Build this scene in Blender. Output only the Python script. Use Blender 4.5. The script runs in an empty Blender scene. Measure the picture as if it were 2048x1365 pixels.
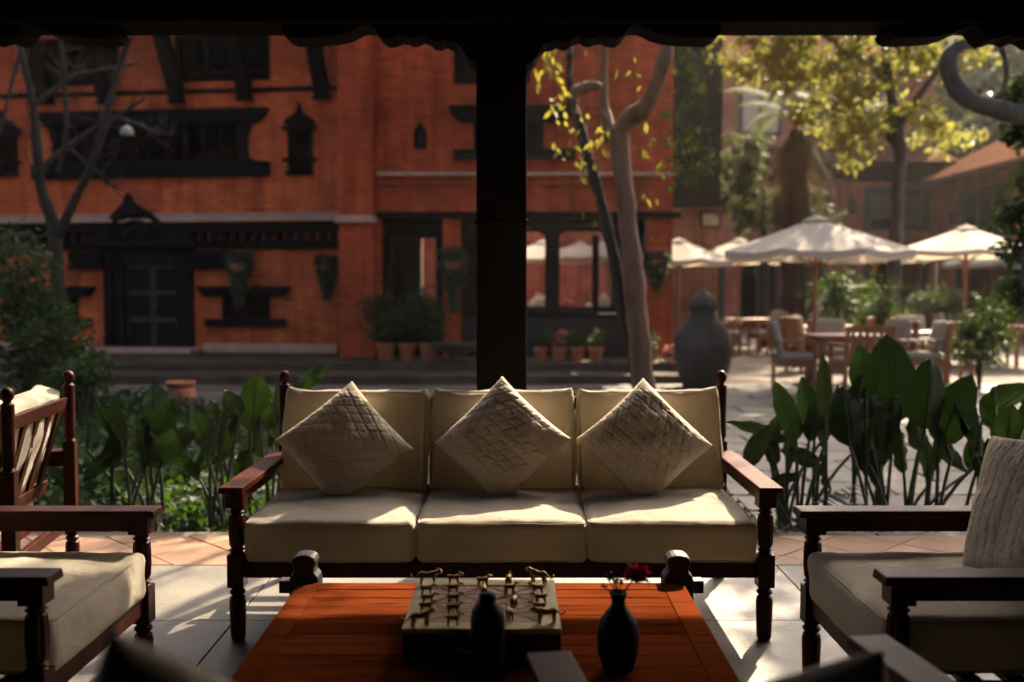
import bpy, bmesh, math, random
import numpy as np
from mathutils import Vector, Matrix, noise

R = math.radians
PI = math.pi
random.seed(7)
rng = np.random.default_rng(7)
scene = bpy.context.scene
COL = scene.collection

# ------------------------------------------------------------------ camera, sky, sun, exposure
CAM_H, FPX, PITCH = 1.26, 1991.0, math.atan(107.5 / 1991.0)
cam_data = bpy.data.cameras.new('camera')
cam_data.sensor_width = 36.0
cam_data.lens = 35.0
cam_data.clip_start = 0.05
cam_data.clip_end = 2000
cam_data.dof.use_dof = True
cam_data.dof.focus_distance = 3.25
cam_data.dof.aperture_fstop = 1.9
cam = bpy.data.objects.new('camera', cam_data)
COL.objects.link(cam)
cam.location = (0, 0, CAM_H)
cam.rotation_euler = (PI / 2 - PITCH, 0, 0)
scene.camera = cam

SUN_DIR = Vector((0.50, 1.0, 0.86)).normalized()      # from the scene towards the sun
sun_el = math.asin(SUN_DIR.z)
sun_az = math.atan2(SUN_DIR.x, SUN_DIR.y)             # clockwise from +Y
world = bpy.data.worlds.new('World')
scene.world = world
world.use_nodes = True
wn = world.node_tree
wn.nodes.clear()
w_out = wn.nodes.new('ShaderNodeOutputWorld')
w_bg = wn.nodes.new('ShaderNodeBackground')
w_sky = wn.nodes.new('ShaderNodeTexSky')
w_sky.sky_type = 'NISHITA'
w_sky.sun_disc = False
w_sky.sun_elevation = sun_el
w_sky.sun_rotation = sun_az
w_sky.dust_density = 8.0
w_sky.air_density = 0.35
w_sky.ozone_density = 0.0
w_bg.inputs[1].default_value = 0.15
wn.links.new(w_sky.outputs[0], w_bg.inputs[0])
wn.links.new(w_bg.outputs[0], w_out.inputs[0])

sun_data = bpy.data.lights.new('sun', 'SUN')
sun_data.energy = 5.0
sun_data.angle = R(0.53)
sun_data.color = (1.0, 0.83, 0.60)
sun = bpy.data.objects.new('sun', sun_data)
COL.objects.link(sun)
sun.rotation_euler = (-SUN_DIR).to_track_quat('-Z', 'Y').to_euler()

scene.view_settings.view_transform = 'Standard'
scene.view_settings.look = 'None'
scene.view_settings.exposure = 1.95
scene.view_settings.gamma = 1.0
scene.render.engine = 'CYCLES'
scene.cycles.use_denoising = True
scene.cycles.max_bounces = 8
scene.cycles.diffuse_bounces = 1
scene.cycles.glossy_bounces = 3
scene.cycles.transmission_bounces = 6
scene.cycles.transparent_max_bounces = 8
scene.cycles.sample_clamp_indirect = 6.0
scene.cycles.volume_bounces = 0
scene.cycles.caustics_reflective = False
scene.cycles.caustics_refractive = False

# ------------------------------------------------------------------ pixel <-> place
_cf = Vector((0, math.cos(PITCH), -math.sin(PITCH)))
_cu = Vector((0, math.sin(PITCH), math.cos(PITCH)))


def ray(px, py):
    return _cf + _cu * ((682.5 - py) / FPX) + Vector(((px - 1024) / FPX, 0, 0))


def at(px, py, Y):
    """the place seen at a photo pixel, Y metres in front of the camera"""
    d = ray(px, py)
    return Vector((0, 0, CAM_H)) + d * (Y / d.y)


def on_z(px, py, z):
    d = ray(px, py)
    return Vector((0, 0, CAM_H)) + d * ((z - CAM_H) / d.z)


def mpp(Y):
    return Y / FPX


# ------------------------------------------------------------------ materials
MATS = {}


def new_mat(name):
    m = bpy.data.materials.new(name)
    m.use_nodes = True
    nt = m.node_tree
    nt.nodes.clear()
    out = nt.nodes.new('ShaderNodeOutputMaterial')
    MATS[name] = m
    return m, nt, out


def N(nt, kind, **kw):
    n = nt.nodes.new(kind)
    for k, v in kw.items():
        if k.startswith('i_'):
            key = k[2:]
            key = int(key) if key.isdigit() else key.replace('_', ' ')
            n.inputs[key].default_value = v
        else:
            setattr(n, k, v)
    return n


def ramp(nt, stops):
    n = nt.nodes.new('ShaderNodeValToRGB')
    e = n.color_ramp.elements
    while len(e) < len(stops):
        e.new(0.5)
    for el, (p, c) in zip(e, stops):
        el.position = p
        el.color = (c[0], c[1], c[2], 1)
    return n


def surface(name, c1, c2, scale=6.0, rough=0.6, bump=0.2, bump_scale=60.0, stretch=(1, 1, 1), spec=0.4, sheen=0.0,
            translucent=None, metallic=0.0, coat=0.0, c3=None, rough_var=0.0, detail=5.0, bump_dist=0.01, wrinkle=0.0, vary=None):
    """two-tone noise colour, fine relief"""
    m, nt, out = new_mat(name)
    tc = N(nt, 'ShaderNodeTexCoord')
    mp = N(nt, 'ShaderNodeMapping')
    mp.inputs['Scale'].default_value = stretch
    nt.links.new(tc.outputs['Object'], mp.inputs[0])
    no = N(nt, 'ShaderNodeTexNoise', i_Scale=scale, i_Detail=detail, i_Roughness=0.62)
    nt.links.new(mp.outputs[0], no.inputs['Vector'])
    stops = [(0.32, c1), (0.68, c2)] if c3 is None else [(0.28, c1), (0.52, c2), (0.74, c3)]
    rp = ramp(nt, stops)
    nt.links.new(no.outputs['Fac'], rp.inputs[0])
    bs = N(nt, 'ShaderNodeBsdfPrincipled', i_Roughness=rough, i_Metallic=metallic)
    bs.inputs['Specular IOR Level'].default_value = spec
    bs.inputs['Sheen Weight'].default_value = sheen
    bs.inputs['Coat Weight'].default_value = coat
    bs.inputs['Coat Roughness'].default_value = 0.15
    if vary:
        oi = N(nt, 'ShaderNodeObjectInfo')
        vr = N(nt, 'ShaderNodeMapRange')
        vr.inputs[3].default_value, vr.inputs[4].default_value = vary
        nt.links.new(oi.outputs['Random'], vr.inputs[0])
        vm = N(nt, 'ShaderNodeMix', data_type='RGBA', blend_type='MULTIPLY')
        vm.inputs[0].default_value = 1.0
        nt.links.new(rp.outputs[0], vm.inputs[6])
        nt.links.new(vr.outputs[0], vm.inputs[7])
        nt.links.new(vm.outputs[2], bs.inputs['Base Color'])
    else:
        nt.links.new(rp.outputs[0], bs.inputs['Base Color'])
    if rough_var:
        mr = N(nt, 'ShaderNodeMapRange')
        mr.inputs[3].default_value = max(0.03, rough - rough_var)
        mr.inputs[4].default_value = rough + rough_var
        nt.links.new(no.outputs['Fac'], mr.inputs[0])
        nt.links.new(mr.outputs[0], bs.inputs['Roughness'])
    if bump:
        nb = N(nt, 'ShaderNodeTexNoise', i_Scale=bump_scale, i_Detail=4.0)
        nt.links.new(mp.outputs[0], nb.inputs['Vector'])
        bp = N(nt, 'ShaderNodeBump', i_Strength=bump, i_Distance=bump_dist)
        nt.links.new(nb.outputs['Fac'], bp.inputs['Height'])
        nt.links.new(bp.outputs[0], bs.inputs['Normal'])
        if wrinkle:
            nw = N(nt, 'ShaderNodeTexNoise', i_Scale=13.0, i_Detail=2.5, i_Distortion=1.4)
            nt.links.new(tc.outputs['Object'], nw.inputs['Vector'])
            bw2 = N(nt, 'ShaderNodeBump', i_Strength=wrinkle, i_Distance=0.012)
            nt.links.new(nw.outputs['Fac'], bw2.inputs['Height'])
            nt.links.new(bw2.outputs[0], bp.inputs['Normal'])
    last = bs.outputs[0]
    if translucent:
        tr = N(nt, 'ShaderNodeBsdfTranslucent')
        tr.inputs[0].default_value = (*translucent[1], 1)
        mx = N(nt, 'ShaderNodeMixShader')
        mx.inputs[0].default_value = translucent[0]
        nt.links.new(last, mx.inputs[1])
        nt.links.new(tr.outputs[0], mx.inputs[2])
        last = mx.outputs[0]
    nt.links.new(last, out.inputs[0])
    return m


def brickwork(name, c1, c2, mortar, bw=0.23, bh=0.072, mort=0.011, bump=0.35, rough=0.85, flat=False):
    m, nt, out = new_mat(name)
    tc = N(nt, 'ShaderNodeTexCoord')
    sp = N(nt, 'ShaderNodeSeparateXYZ')
    nt.links.new(tc.outputs['Object'], sp.inputs[0])
    cb = N(nt, 'ShaderNodeCombineXYZ')
    if flat:
        nt.links.new(sp.outputs[0], cb.inputs[0])
        nt.links.new(sp.outputs[1], cb.inputs[1])
    else:
        ad = N(nt, 'ShaderNodeMath', operation='ADD')
        nt.links.new(sp.outputs[0], ad.inputs[0])
        nt.links.new(sp.outputs[1], ad.inputs[1])
        nt.links.new(ad.outputs[0], cb.inputs[0])
        nt.links.new(sp.outputs[2], cb.inputs[1])
    br = N(nt, 'ShaderNodeTexBrick', i_Scale=1.0)
    br.inputs['Color1'].default_value = (*c1, 1)
    br.inputs['Color2'].default_value = (*c2, 1)
    br.inputs['Mortar'].default_value = (*mortar, 1)
    br.inputs['Mortar Size'].default_value = mort
    br.inputs['Brick Width'].default_value = bw
    br.inputs['Row Height'].default_value = bh
    br.inputs['Mortar Smooth'].default_value = 0.3
    nt.links.new(cb.outputs[0], br.inputs['Vector'])
    no = N(nt, 'ShaderNodeTexNoise', i_Scale=1.1, i_Detail=6.0, i_Roughness=0.65)
    nt.links.new(tc.outputs['Object'], no.inputs['Vector'])
    rp0 = ramp(nt, [(0.28, (0.50, 0.46, 0.44)), (0.52, (0.92, 0.92, 0.92)), (0.75, (1.30, 1.28, 1.30))])
    nt.links.new(no.outputs['Fac'], rp0.inputs[0])
    ms = N(nt, 'ShaderNodeMapping')
    ms.inputs['Scale'].default_value = (5.0, 5.0, 0.55) if not flat else (1.3, 1.3, 1.0)
    nt.links.new(tc.outputs['Object'], ms.inputs[0])
    n2 = N(nt, 'ShaderNodeTexNoise', i_Scale=1.0, i_Detail=4.0)
    nt.links.new(ms.outputs[0], n2.inputs['Vector'])
    rp2 = ramp(nt, [(0.3, (0.66, 0.64, 0.64)), (0.6, (1.08, 1.08, 1.08))])
    nt.links.new(n2.outputs['Fac'], rp2.inputs[0])
    rp = N(nt, 'ShaderNodeMix', data_type='RGBA', blend_type='MULTIPLY')
    rp.inputs[0].default_value = 1.0
    nt.links.new(rp0.outputs[0], rp.inputs[6])
    nt.links.new(rp2.outputs[0], rp.inputs[7])
    mx = N(nt, 'ShaderNodeMix', data_type='RGBA', blend_type='MULTIPLY')
    mx.inputs[0].default_value = 1.0
    nt.links.new(br.outputs['Color'], mx.inputs[6])
    nt.links.new(rp.outputs[2], mx.inputs[7])
    bs = N(nt, 'ShaderNodeBsdfPrincipled', i_Roughness=rough)
    bs.inputs['Specular IOR Level'].default_value = 0.1
    nt.links.new(mx.outputs[2], bs.inputs['Base Color'])
    bp = N(nt, 'ShaderNodeBump', i_Strength=bump, i_Distance=0.01)
    bp.invert = True
    nt.links.new(br.outputs['Fac'], bp.inputs['Height'])
    nt.links.new(bp.outputs[0], bs.inputs['Normal'])
    nt.links.new(bs.outputs[0], out.inputs[0])
    return m


def glass_mat(name, col, rough=0.03, alpha=0.75):
    m, nt, out = new_mat(name)
    t = N(nt, 'ShaderNodeBsdfTransparent')
    t.inputs[0].default_value = (*col, 1)
    g = N(nt, 'ShaderNodeBsdfGlossy', i_Roughness=rough)
    fr = N(nt, 'ShaderNodeFresnel', i_IOR=1.5)
    mx = N(nt, 'ShaderNodeMixShader')
    nt.links.new(fr.outputs[0], mx.inputs[0])
    nt.links.new(t.outputs[0], mx.inputs[1])
    nt.links.new(g.outputs[0], mx.inputs[2])
    nt.links.new(mx.outputs[0], out.inputs[0])
    return m


surface('frame_wood', (0.013, 0.0036, 0.002), (0.050, 0.0095, 0.0035), scale=5, stretch=(6, 1.2, 1.2), rough=0.42, bump=0.12,
        bump_scale=40, spec=0.09, rough_var=0.1)
surface('arm_wood_sun_tint', (0.032, 0.0068, 0.0026), (0.085, 0.017, 0.005), scale=5, stretch=(6, 1.2, 1.2), rough=0.45, bump=0.12, bump_scale=40, spec=0.05, rough_var=0.1)  # frame wood made lighter and redder, painting sun onto the sofa arms
surface('table_wood', (0.050, 0.0098, 0.0038), (0.17, 0.037, 0.0105), scale=7, stretch=(0.7, 9, 4), rough=0.5, bump=0.2,
        bump_scale=30, c3=(0.10, 0.020, 0.006), rough_var=0.12, spec=0.0, vary=(0.45, 0.9))
surface('dark_wood', (0.006, 0.004, 0.0035), (0.014, 0.008, 0.006), scale=5, stretch=(2, 2, 0.6), rough=0.5, bump=0.25, bump_scale=25)
surface('black_timber', (0.005, 0.0045, 0.0045), (0.012, 0.009, 0.008), scale=4, stretch=(1, 1, 1), rough=0.8, spec=0.05, bump=0.3, bump_scale=20)
surface('old_timber', (0.007, 0.0055, 0.0045), (0.019, 0.012, 0.008), scale=4, stretch=(1, 1, 1), spec=0.04, rough=0.8, bump=0.3, bump_scale=18)
surface('cream_fabric', (0.365, 0.315, 0.245), (0.42, 0.37, 0.295), scale=3, rough=0.95, bump=0.35, bump_scale=420, sheen=0.1, spec=0.05,
        bump_dist=0.0015, wrinkle=0.55, translucent=(0.25, (0.58, 0.48, 0.33)))
surface('quilt_fabric', (0.56, 0.465, 0.345), (0.66, 0.555, 0.42), scale=5, rough=0.95, bump=0.5, bump_scale=130, sheen=0.1, spec=0.05,
        bump_dist=0.003, wrinkle=0.5)
surface('pavilion_stone', (0.095, 0.083, 0.066), (0.172, 0.151, 0.122), scale=2.2, vary=(0.8, 1.1), rough=0.6, bump=0.25, bump_scale=35, rough_var=0.15)
surface('terracotta_tile', (0.17, 0.080, 0.038), (0.255, 0.136, 0.072), vary=(0.7, 1.15), scale=4.0, rough=0.65, bump=0.25, bump_scale=50, c3=(0.24, 0.12, 0.06))
surface('terracotta', (0.34, 0.10, 0.045), (0.48, 0.17, 0.08), scale=9, rough=0.8, bump=0.25, bump_scale=60)
surface('shade_toned_paving', (0.055, 0.046, 0.034), (0.120, 0.100, 0.076), vary=(0.65, 1.25), scale=1.7, rough=0.75, bump=0.4, bump_scale=14, c3=(0.088, 0.072, 0.054))  # near slabs darkened in colour to stand for tree and pavilion shade
brickwork('paving_sheet', (0.15, 0.12, 0.09), (0.21, 0.17, 0.13), (0.06, 0.05, 0.04), bw=0.9, bh=0.45, mort=0.015, flat=True)
surface('terrace_stone', (0.05, 0.035, 0.024), (0.11, 0.077, 0.053), scale=1.5, rough=0.85, bump=0.4, bump_scale=14, spec=0.1)
surface('soil', (0.030, 0.022, 0.014), (0.07, 0.05, 0.03), scale=6, rough=0.95, bump=0.6, bump_scale=20)
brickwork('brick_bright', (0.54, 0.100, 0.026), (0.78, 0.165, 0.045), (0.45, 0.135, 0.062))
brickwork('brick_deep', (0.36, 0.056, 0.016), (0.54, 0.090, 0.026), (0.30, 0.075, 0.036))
brickwork('brick_pale', (0.40, 0.165, 0.105), (0.47, 0.21, 0.14), (0.36, 0.21, 0.16))
surface('plaster_pale', (0.55, 0.52, 0.46), (0.68, 0.65, 0.58), scale=2, rough=0.9, bump=0.1, bump_scale=20)
surface('ledge_stone', (0.34, 0.19, 0.12), (0.50, 0.31, 0.20), scale=3, rough=0.85, bump=0.3, bump_scale=25)
surface('roof_tile', (0.06, 0.028, 0.018), (0.12, 0.058, 0.036), scale=3, rough=0.95, spec=0.0, bump=0.3, bump_scale=15)
surface('blind_cloth', (0.50, 0.46, 0.38), (0.62, 0.57, 0.48), scale=2, rough=0.9, bump=0.0)
surface('umbrella_cloth', (0.50, 0.45, 0.38), (0.60, 0.55, 0.47), scale=2, rough=0.9, bump=0.15, bump_scale=200, spec=0.1,
        translucent=(0.35, (0.50, 0.43, 0.31)))
surface('teak', (0.20, 0.075, 0.028), (0.34, 0.14, 0.055), scale=5, stretch=(1, 1, 3), rough=0.5, bump=0.15, bump_scale=40)
surface('brass', (0.22, 0.12, 0.045), (0.34, 0.20, 0.075), scale=30, rough=0.34, bump=0.2, bump_scale=200, metallic=1.0)
surface('board_brass', (0.20, 0.165, 0.055), (0.32, 0.265, 0.095), scale=20, stretch=(1, 6, 1), rough=0.42, bump=0.15, bump_scale=90, metallic=0.25)
surface('board_copper', (0.12, 0.055, 0.022), (0.22, 0.115, 0.045), scale=12, rough=0.40, bump=0.35, bump_scale=70, metallic=0.3)
surface('vase_glaze', (0.003, 0.003, 0.0035), (0.006, 0.006, 0.0065), scale=5, rough=0.5, spec=0.08, bump=0.0)
surface('stone_urn', (0.030, 0.026, 0.018), (0.070, 0.060, 0.043), scale=3, rough=0.85, bump=0.4, bump_scale=20)
surface('red_petal', (0.25, 0.006, 0.010), (0.42, 0.012, 0.02), scale=20, rough=0.7, bump=0.0, translucent=(0.25, (0.5, 0.02, 0.02)))
surface('pink_petal', (0.55, 0.10, 0.16), (0.75, 0.22, 0.25), scale=20, rough=0.7, bump=0.0, translucent=(0.35, (0.8, 0.2, 0.2)))
surface('white_petal', (0.7, 0.66, 0.5), (0.85, 0.8, 0.66), scale=20, rough=0.7, bump=0.0, translucent=(0.35, (0.8, 0.75, 0.6)))
surface('lamp_white', (0.20, 0.20, 0.17), (0.26, 0.26, 0.22), scale=3, rough=0.5, bump=0.0)
surface('bark_pale', (0.050, 0.027, 0.014), (0.150, 0.083, 0.046), scale=7, stretch=(1, 1, 0.35), rough=0.85, bump=0.5, bump_scale=22, c3=(0.062, 0.035, 0.021))
surface('bark_dark', (0.013, 0.010, 0.007), (0.036, 0.027, 0.019), scale=6, stretch=(1, 1, 0.3), rough=0.9, bump=0.6, bump_scale=20)
surface('bark_grey', (0.042, 0.038, 0.030), (0.10, 0.092, 0.073), scale=6, stretch=(1, 1, 0.6), rough=0.9, bump=0.6, bump_scale=24)
surface('leaf_big', (0.0055, 0.013, 0.006), (0.013, 0.027, 0.010), scale=8, stretch=(1, 1, 1), rough=0.38, bump=0.1, bump_scale=50, spec=0.3, vary=(0.5, 1.3),
        translucent=(0.10, (0.045, 0.10, 0.010)))
surface('leaf_stalk', (0.014, 0.028, 0.010), (0.03, 0.05, 0.018), scale=6, rough=0.5, bump=0.0)
surface('leaf_shrub', (0.012, 0.022, 0.009), (0.03, 0.05, 0.015), scale=3, rough=0.6, spec=0.2, bump=0.0, translucent=(0.25, (0.08, 0.13, 0.015)))
surface('leaf_cover', (0.007, 0.017, 0.007), (0.018, 0.037, 0.011), scale=3, rough=0.55, spec=0.2, bump=0.0, translucent=(0.22, (0.08, 0.15, 0.016)))
surface('leaf_yellow', (0.08, 0.088, 0.018), (0.15, 0.14, 0.028), scale=1.5, rough=0.6, spec=0.15, bump=0.0, translucent=(0.42, (0.27, 0.26, 0.05)),
        c3=(0.12, 0.12, 0.025))
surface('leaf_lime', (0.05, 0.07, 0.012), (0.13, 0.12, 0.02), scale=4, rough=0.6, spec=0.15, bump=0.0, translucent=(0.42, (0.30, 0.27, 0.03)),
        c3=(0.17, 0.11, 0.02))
surface('leaf_far', (0.03, 0.042, 0.02), (0.06, 0.072, 0.03), scale=1.0, rough=0.7, bump=0.0, translucent=(0.3, (0.13, 0.15, 0.05)))
surface('frond_dry', (0.06, 0.047, 0.032), (0.15, 0.115, 0.075), scale=2, rough=0.9, spec=0.05, bump=0.0, translucent=(0.15, (0.17, 0.125, 0.07)))
surface('hill_green', (0.045, 0.055, 0.035), (0.08, 0.085, 0.055), scale=0.06, rough=0.95, bump=0.0)
surface('metal_rail', (0.03, 0.045, 0.05), (0.05, 0.07, 0.075), scale=5, rough=0.5, bump=0.0)
glass_mat('window_glass', (0.75, 0.80, 0.80))
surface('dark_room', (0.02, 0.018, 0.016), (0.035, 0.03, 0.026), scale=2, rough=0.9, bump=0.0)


# ------------------------------------------------------------------ geometry helpers
class MB:
    def __init__(self):
        self.v, self.f = [], []

    def add(self, vs, fs):
        b = len(self.v)
        self.v.extend([tuple(p) for p in vs])
        self.f.extend([tuple(i + b for i in q) for q in fs])
        return self

    def box(self, x0, x1, y0, y1, z0, z1):
        return self.add([(x0, y0, z0), (x1, y0, z0), (x1, y1, z0), (x0, y1, z0), (x0, y0, z1), (x1, y0, z1), (x1, y1, z1), (x0, y1, z1)],
                        [(0, 3, 2, 1), (4, 5, 6, 7), (0, 1, 5, 4), (1, 2, 6, 5), (2, 3, 7, 6), (3, 0, 4, 7)])

    def prism(self, poly, a0, a1, axis='y'):
        """poly: (u, w) outline; axis y -> (u, a, w), x -> (a, u, w), z -> (u, w, a)"""
        n = len(poly)
        P = {'y': lambda u, w, a: (u, a, w), 'x': lambda u, w, a: (a, u, w), 'z': lambda u, w, a: (u, w, a)}[axis]
        vs = [P(u, w, a0) for u, w in poly] + [P(u, w, a1) for u, w in poly]
        fs = [tuple(range(n)), tuple(range(2 * n - 1, n - 1, -1))]
        fs += [(i, i + n, (i + 1) % n + n, (i + 1) % n) for i in range(n)]
        return self.add(vs, fs)

    def tube(self, pts, rad, seg=8, cap=True, squash=1.0):
        pts = [Vector(p) for p in pts]
        n = len(pts)
        if not hasattr(rad, '__len__'):
            rad = [rad] * n
        vs, fs = [], []
        up = Vector((0, 0, 1))
        side = None
        for i, p in enumerate(pts):
            t = (pts[min(i + 1, n - 1)] - pts[max(i - 1, 0)])
            if t.length < 1e-9:
                t = Vector((0, 0, 1))
            t.normalize()
            if side is None:
                ref = up if abs(t.z) < 0.9 else Vector((1, 0, 0))
                side = t.cross(ref).normalized()
            else:
                side = (side - t * side.dot(t)).normalized()
            b = t.cross(side)
            for k in range(seg):
                a = 2 * PI * k / seg
                vs.append(p + (side * math.cos(a) + b * math.sin(a) * squash) * rad[i])
        for i in range(n - 1):
            for k in range(seg):
                k2 = (k + 1) % seg
                fs.append((i * seg + k, i * seg + k2, (i + 1) * seg + k2, (i + 1) * seg + k))
        if cap:
            fs.append(tuple(range(seg - 1, -1, -1)))
            fs.append(tuple(range((n - 1) * seg, n * seg)))
        return self.add(vs, fs)

    def lathe(self, prof, seg=16, c=(0, 0, 0), flute=None):
        vs, fs = [], []
        n = len(prof)
        for i, (r, z) in enumerate(prof):
            for k in range(seg):
                a = 2 * PI * k / seg
                rr = r
                if flute and flute[0] <= z <= flute[1]:
                    rr = r * (1 - flute[3] * (0.5 + 0.5 * math.cos(flute[2] * a)))
                vs.append((c[0] + rr * math.cos(a), c[1] + rr * math.sin(a), c[2] + z))
        for i in range(n - 1):
            for k in range(seg):
                k2 = (k + 1) % seg
                fs.append((i * seg + k, i * seg + k2, (i + 1) * seg + k2, (i + 1) * seg + k))
        fs.append(tuple(range(seg - 1, -1, -1)))
        fs.append(tuple(range((n - 1) * seg, n * seg)))
        return self.add(vs, fs)

    def mesh(self, name, mat, smooth=None):
        me = bpy.data.meshes.new(name)
        me.from_pydata(self.v, [], self.f)
        me.materials.append(MATS[mat])
        if smooth is not None:
            me.polygons.foreach_set('use_smooth', [True] * len(me.polygons))
            me.set_sharp_from_angle(angle=R(smooth))
        me.update()
        return me

    def build(self, name, mat, parent=None, smooth=None, bevel=0.0, loc=None):
        return link(name, self.mesh(name, mat, smooth), parent, bevel, loc)


def link(name, me, parent=None, bevel=0.0, loc=None):
    o = bpy.data.objects.new(name, me)
    COL.objects.link(o)
    if parent:
        o.parent = parent
    if loc is not None:
        o.location = loc
    if bevel:
        b = o.modifiers.new('bevel', 'BEVEL')
        b.width = bevel
        b.segments = 2
        b.limit_method = 'ANGLE'
        b.angle_limit = R(35)
    return o


def tag(o, label=None, cat=None, group=None, kind=None):
    if label:
        o['label'] = label
    if cat:
        o['category'] = cat
    if group:
        o['group'] = group
    if kind:
        o['kind'] = kind
    return o


def empty(name, loc=(0, 0, 0), rz=0.0, label=None, cat=None, group=None):
    o = bpy.data.objects.new(name, None)
    COL.objects.link(o)
    o.location = loc
    o.rotation_euler = (0, 0, rz)
    o.empty_display_size = 0.1
    return tag(o, label, cat, group)


def copy_tree(o, parent=None):
    c = o.copy()
    COL.objects.link(c)
    c.parent = parent
    for ch in o.children:
        copy_tree(ch, c)
    return c


def np_mesh(name, V, F, mat, smooth=False):
    me = bpy.data.meshes.new(name)
    V = np.asarray(V, dtype=np.float32)
    F = np.asarray(F, dtype=np.int32)
    k = F.shape[1]
    me.vertices.add(len(V))
    me.vertices.foreach_set('co', V.ravel())
    me.loops.add(F.size)
    me.loops.foreach_set('vertex_index', F.ravel())
    me.polygons.add(len(F))
    me.polygons.foreach_set('loop_start', np.arange(len(F), dtype=np.int32) * k)
    me.polygons.foreach_set('loop_total', np.full(len(F), k, dtype=np.int32))
    if smooth:
        me.polygons.foreach_set('use_smooth', np.ones(len(F), dtype=bool))
    me.materials.append(MATS[mat])
    me.update(calc_edges=True)
    me.validate()
    return me


def leaf_cloud(centres, length, width, droop=0.3, spread=1.0, bend=0.25):
    """many small bent leaves (two quads each) at the given points"""
    C = np.asarray(centres, dtype=float)
    n = len(C)
    L = length * rng.uniform(0.6, 1.25, n)[:, None]
    Wd = width * rng.uniform(0.7, 1.2, n)[:, None]
    a = rng.uniform(0, 2 * PI, n)
    el = rng.normal(-droop, 0.55 * spread, n)
    d = np.stack([np.cos(a) * np.cos(el), np.sin(a) * np.cos(el), np.sin(el)], 1)
    r = rng.normal(size=(n, 3))
    s = np.cross(d, r)
    s /= np.linalg.norm(s, axis=1)[:, None] + 1e-9
    nn = np.cross(d, s)
    p0 = C
    p1 = C + d * L * 0.5 + nn * L * bend * 0.3
    p2 = C + d * L - nn * L * bend * 0.2
    V = np.stack([p0, p1 + s * Wd * 0.5, p2, p1 - s * Wd * 0.5], 1).reshape(-1, 3)
    base = np.arange(n)[:, None] * 4
    F = np.concatenate([base + np.array([[0, 1, 2]]), base + np.array([[0, 2, 3]])], 0)
    return V, F


def blob_points(n, centre, rad, shell=0.5):
    p = rng.normal(size=(n, 3))
    p /= np.linalg.norm(p, axis=1)[:, None]
    rr = rng.uniform(shell, 1.0, n) ** 0.6
    return np.asarray(centre) + p * rr[:, None] * np.asarray(rad)


def clumpy(n, centre, rad, clumps, csize):
    """points gathered in clumps inside an ellipsoid, so the crown has gaps and lumps"""
    cc = blob_points(clumps, centre, rad, 0.25)
    idx = rng.integers(0, clumps, n)
    sz = rng.uniform(0.55, 1.3, clumps)[idx][:, None] * csize
    return cc[idx] + rng.normal(size=(n, 3)) * sz * np.array([0.5, 0.5, 0.38])


def wall_boxes(mb, x0, x1, z0, z1, y0, y1, holes):
    """a wall of thickness y0..y1 with rectangular openings (hx0, hx1, hz0, hz1)"""
    xs = sorted({x0, x1, *[h[0] for h in holes], *[h[1] for h in holes]})
    xs = [x for x in xs if x0 <= x <= x1]
    for a, b in zip(xs[:-1], xs[1:]):
        if b - a < 1e-6:
            continue
        m = (a + b) / 2
        hs = sorted([(max(h[2], z0), min(h[3], z1)) for h in holes if h[0] < m < h[1]])
        z = z0
        for h0, h1 in hs:
            if h0 > z + 1e-6:
                mb.box(a, b, y0, y1, z, h0)
            z = max(z, h1)
        if z < z1 - 1e-6:
            mb.box(a, b, y0, y1, z, z1)
    return mb


# ================================================================== SETTING
def structure(name, mb, mat, label, smooth=None, bevel=0.0):
    o = mb.build(name, mat, None, smooth, bevel)
    return tag(o, label, None, None, 'structure')


# ground sheet to the horizon
structure('ground', MB().box(-400, 400, -60, 700, -0.60, -0.20), 'soil', 'dark earth under the garden and courtyard')

# paved courtyard sheet, the near part carries real slabs
pav = MB().box(-14, 19, 11.6, 34.5, -0.199, -0.165)
pav.box(-1.45, 19, 5.25, 11.598, -0.199, -0.165)
courtyard = structure('courtyard_paving', pav, 'paving_sheet', 'grey stone paving of the courtyard')
slab_meshes = []
for k in range(5):
    m = MB()
    w, d = 0.885, 0.435
    j = [random.uniform(-0.008, 0.008) for _ in range(8)]
    m.add([(-w / 2 + j[0], -d / 2 + j[1], 0), (w / 2 + j[2], -d / 2 + j[3], 0), (w / 2 + j[4], d / 2 + j[5], 0), (-w / 2 + j[6], d / 2 + j[7], 0),
           (-w / 2 + j[0] + .008, -d / 2 + j[1] + .008, .03), (w / 2 + j[2] - .008, -d / 2 + j[3] + .008, .03),
           (w / 2 + j[4] - .008, d / 2 + j[5] - .008, .03), (-w / 2 + j[6] + .008, d / 2 + j[7] - .008, .03)],
          [(4, 5, 6, 7), (0, 1, 5, 4), (1, 2, 6, 5), (2, 3, 7, 6), (3, 0, 4, 7)])
    slab_meshes.append(m.mesh('paving_slab', 'shade_toned_paving'))
row = 0
y = 5.5
while y < 14.4:
    x = -1.0 + (0.45 if row % 2 else 0.0)
    while x < 8.6:
        vis = abs(x) < 0.56 * y + 0.6 and not (x < 1.0 and y > 11)
        if vis:
            o = link('paving_slab', random.choice(slab_meshes), courtyard, 0, (x, y, -0.165 + random.uniform(-0.004, 0.004)))
            o.rotation_euler = (random.uniform(-.006, .006), random.uniform(-.006, .006), random.uniform(-.01, .01))
        x += 0.9
    y += 0.45
    row += 1

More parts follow.
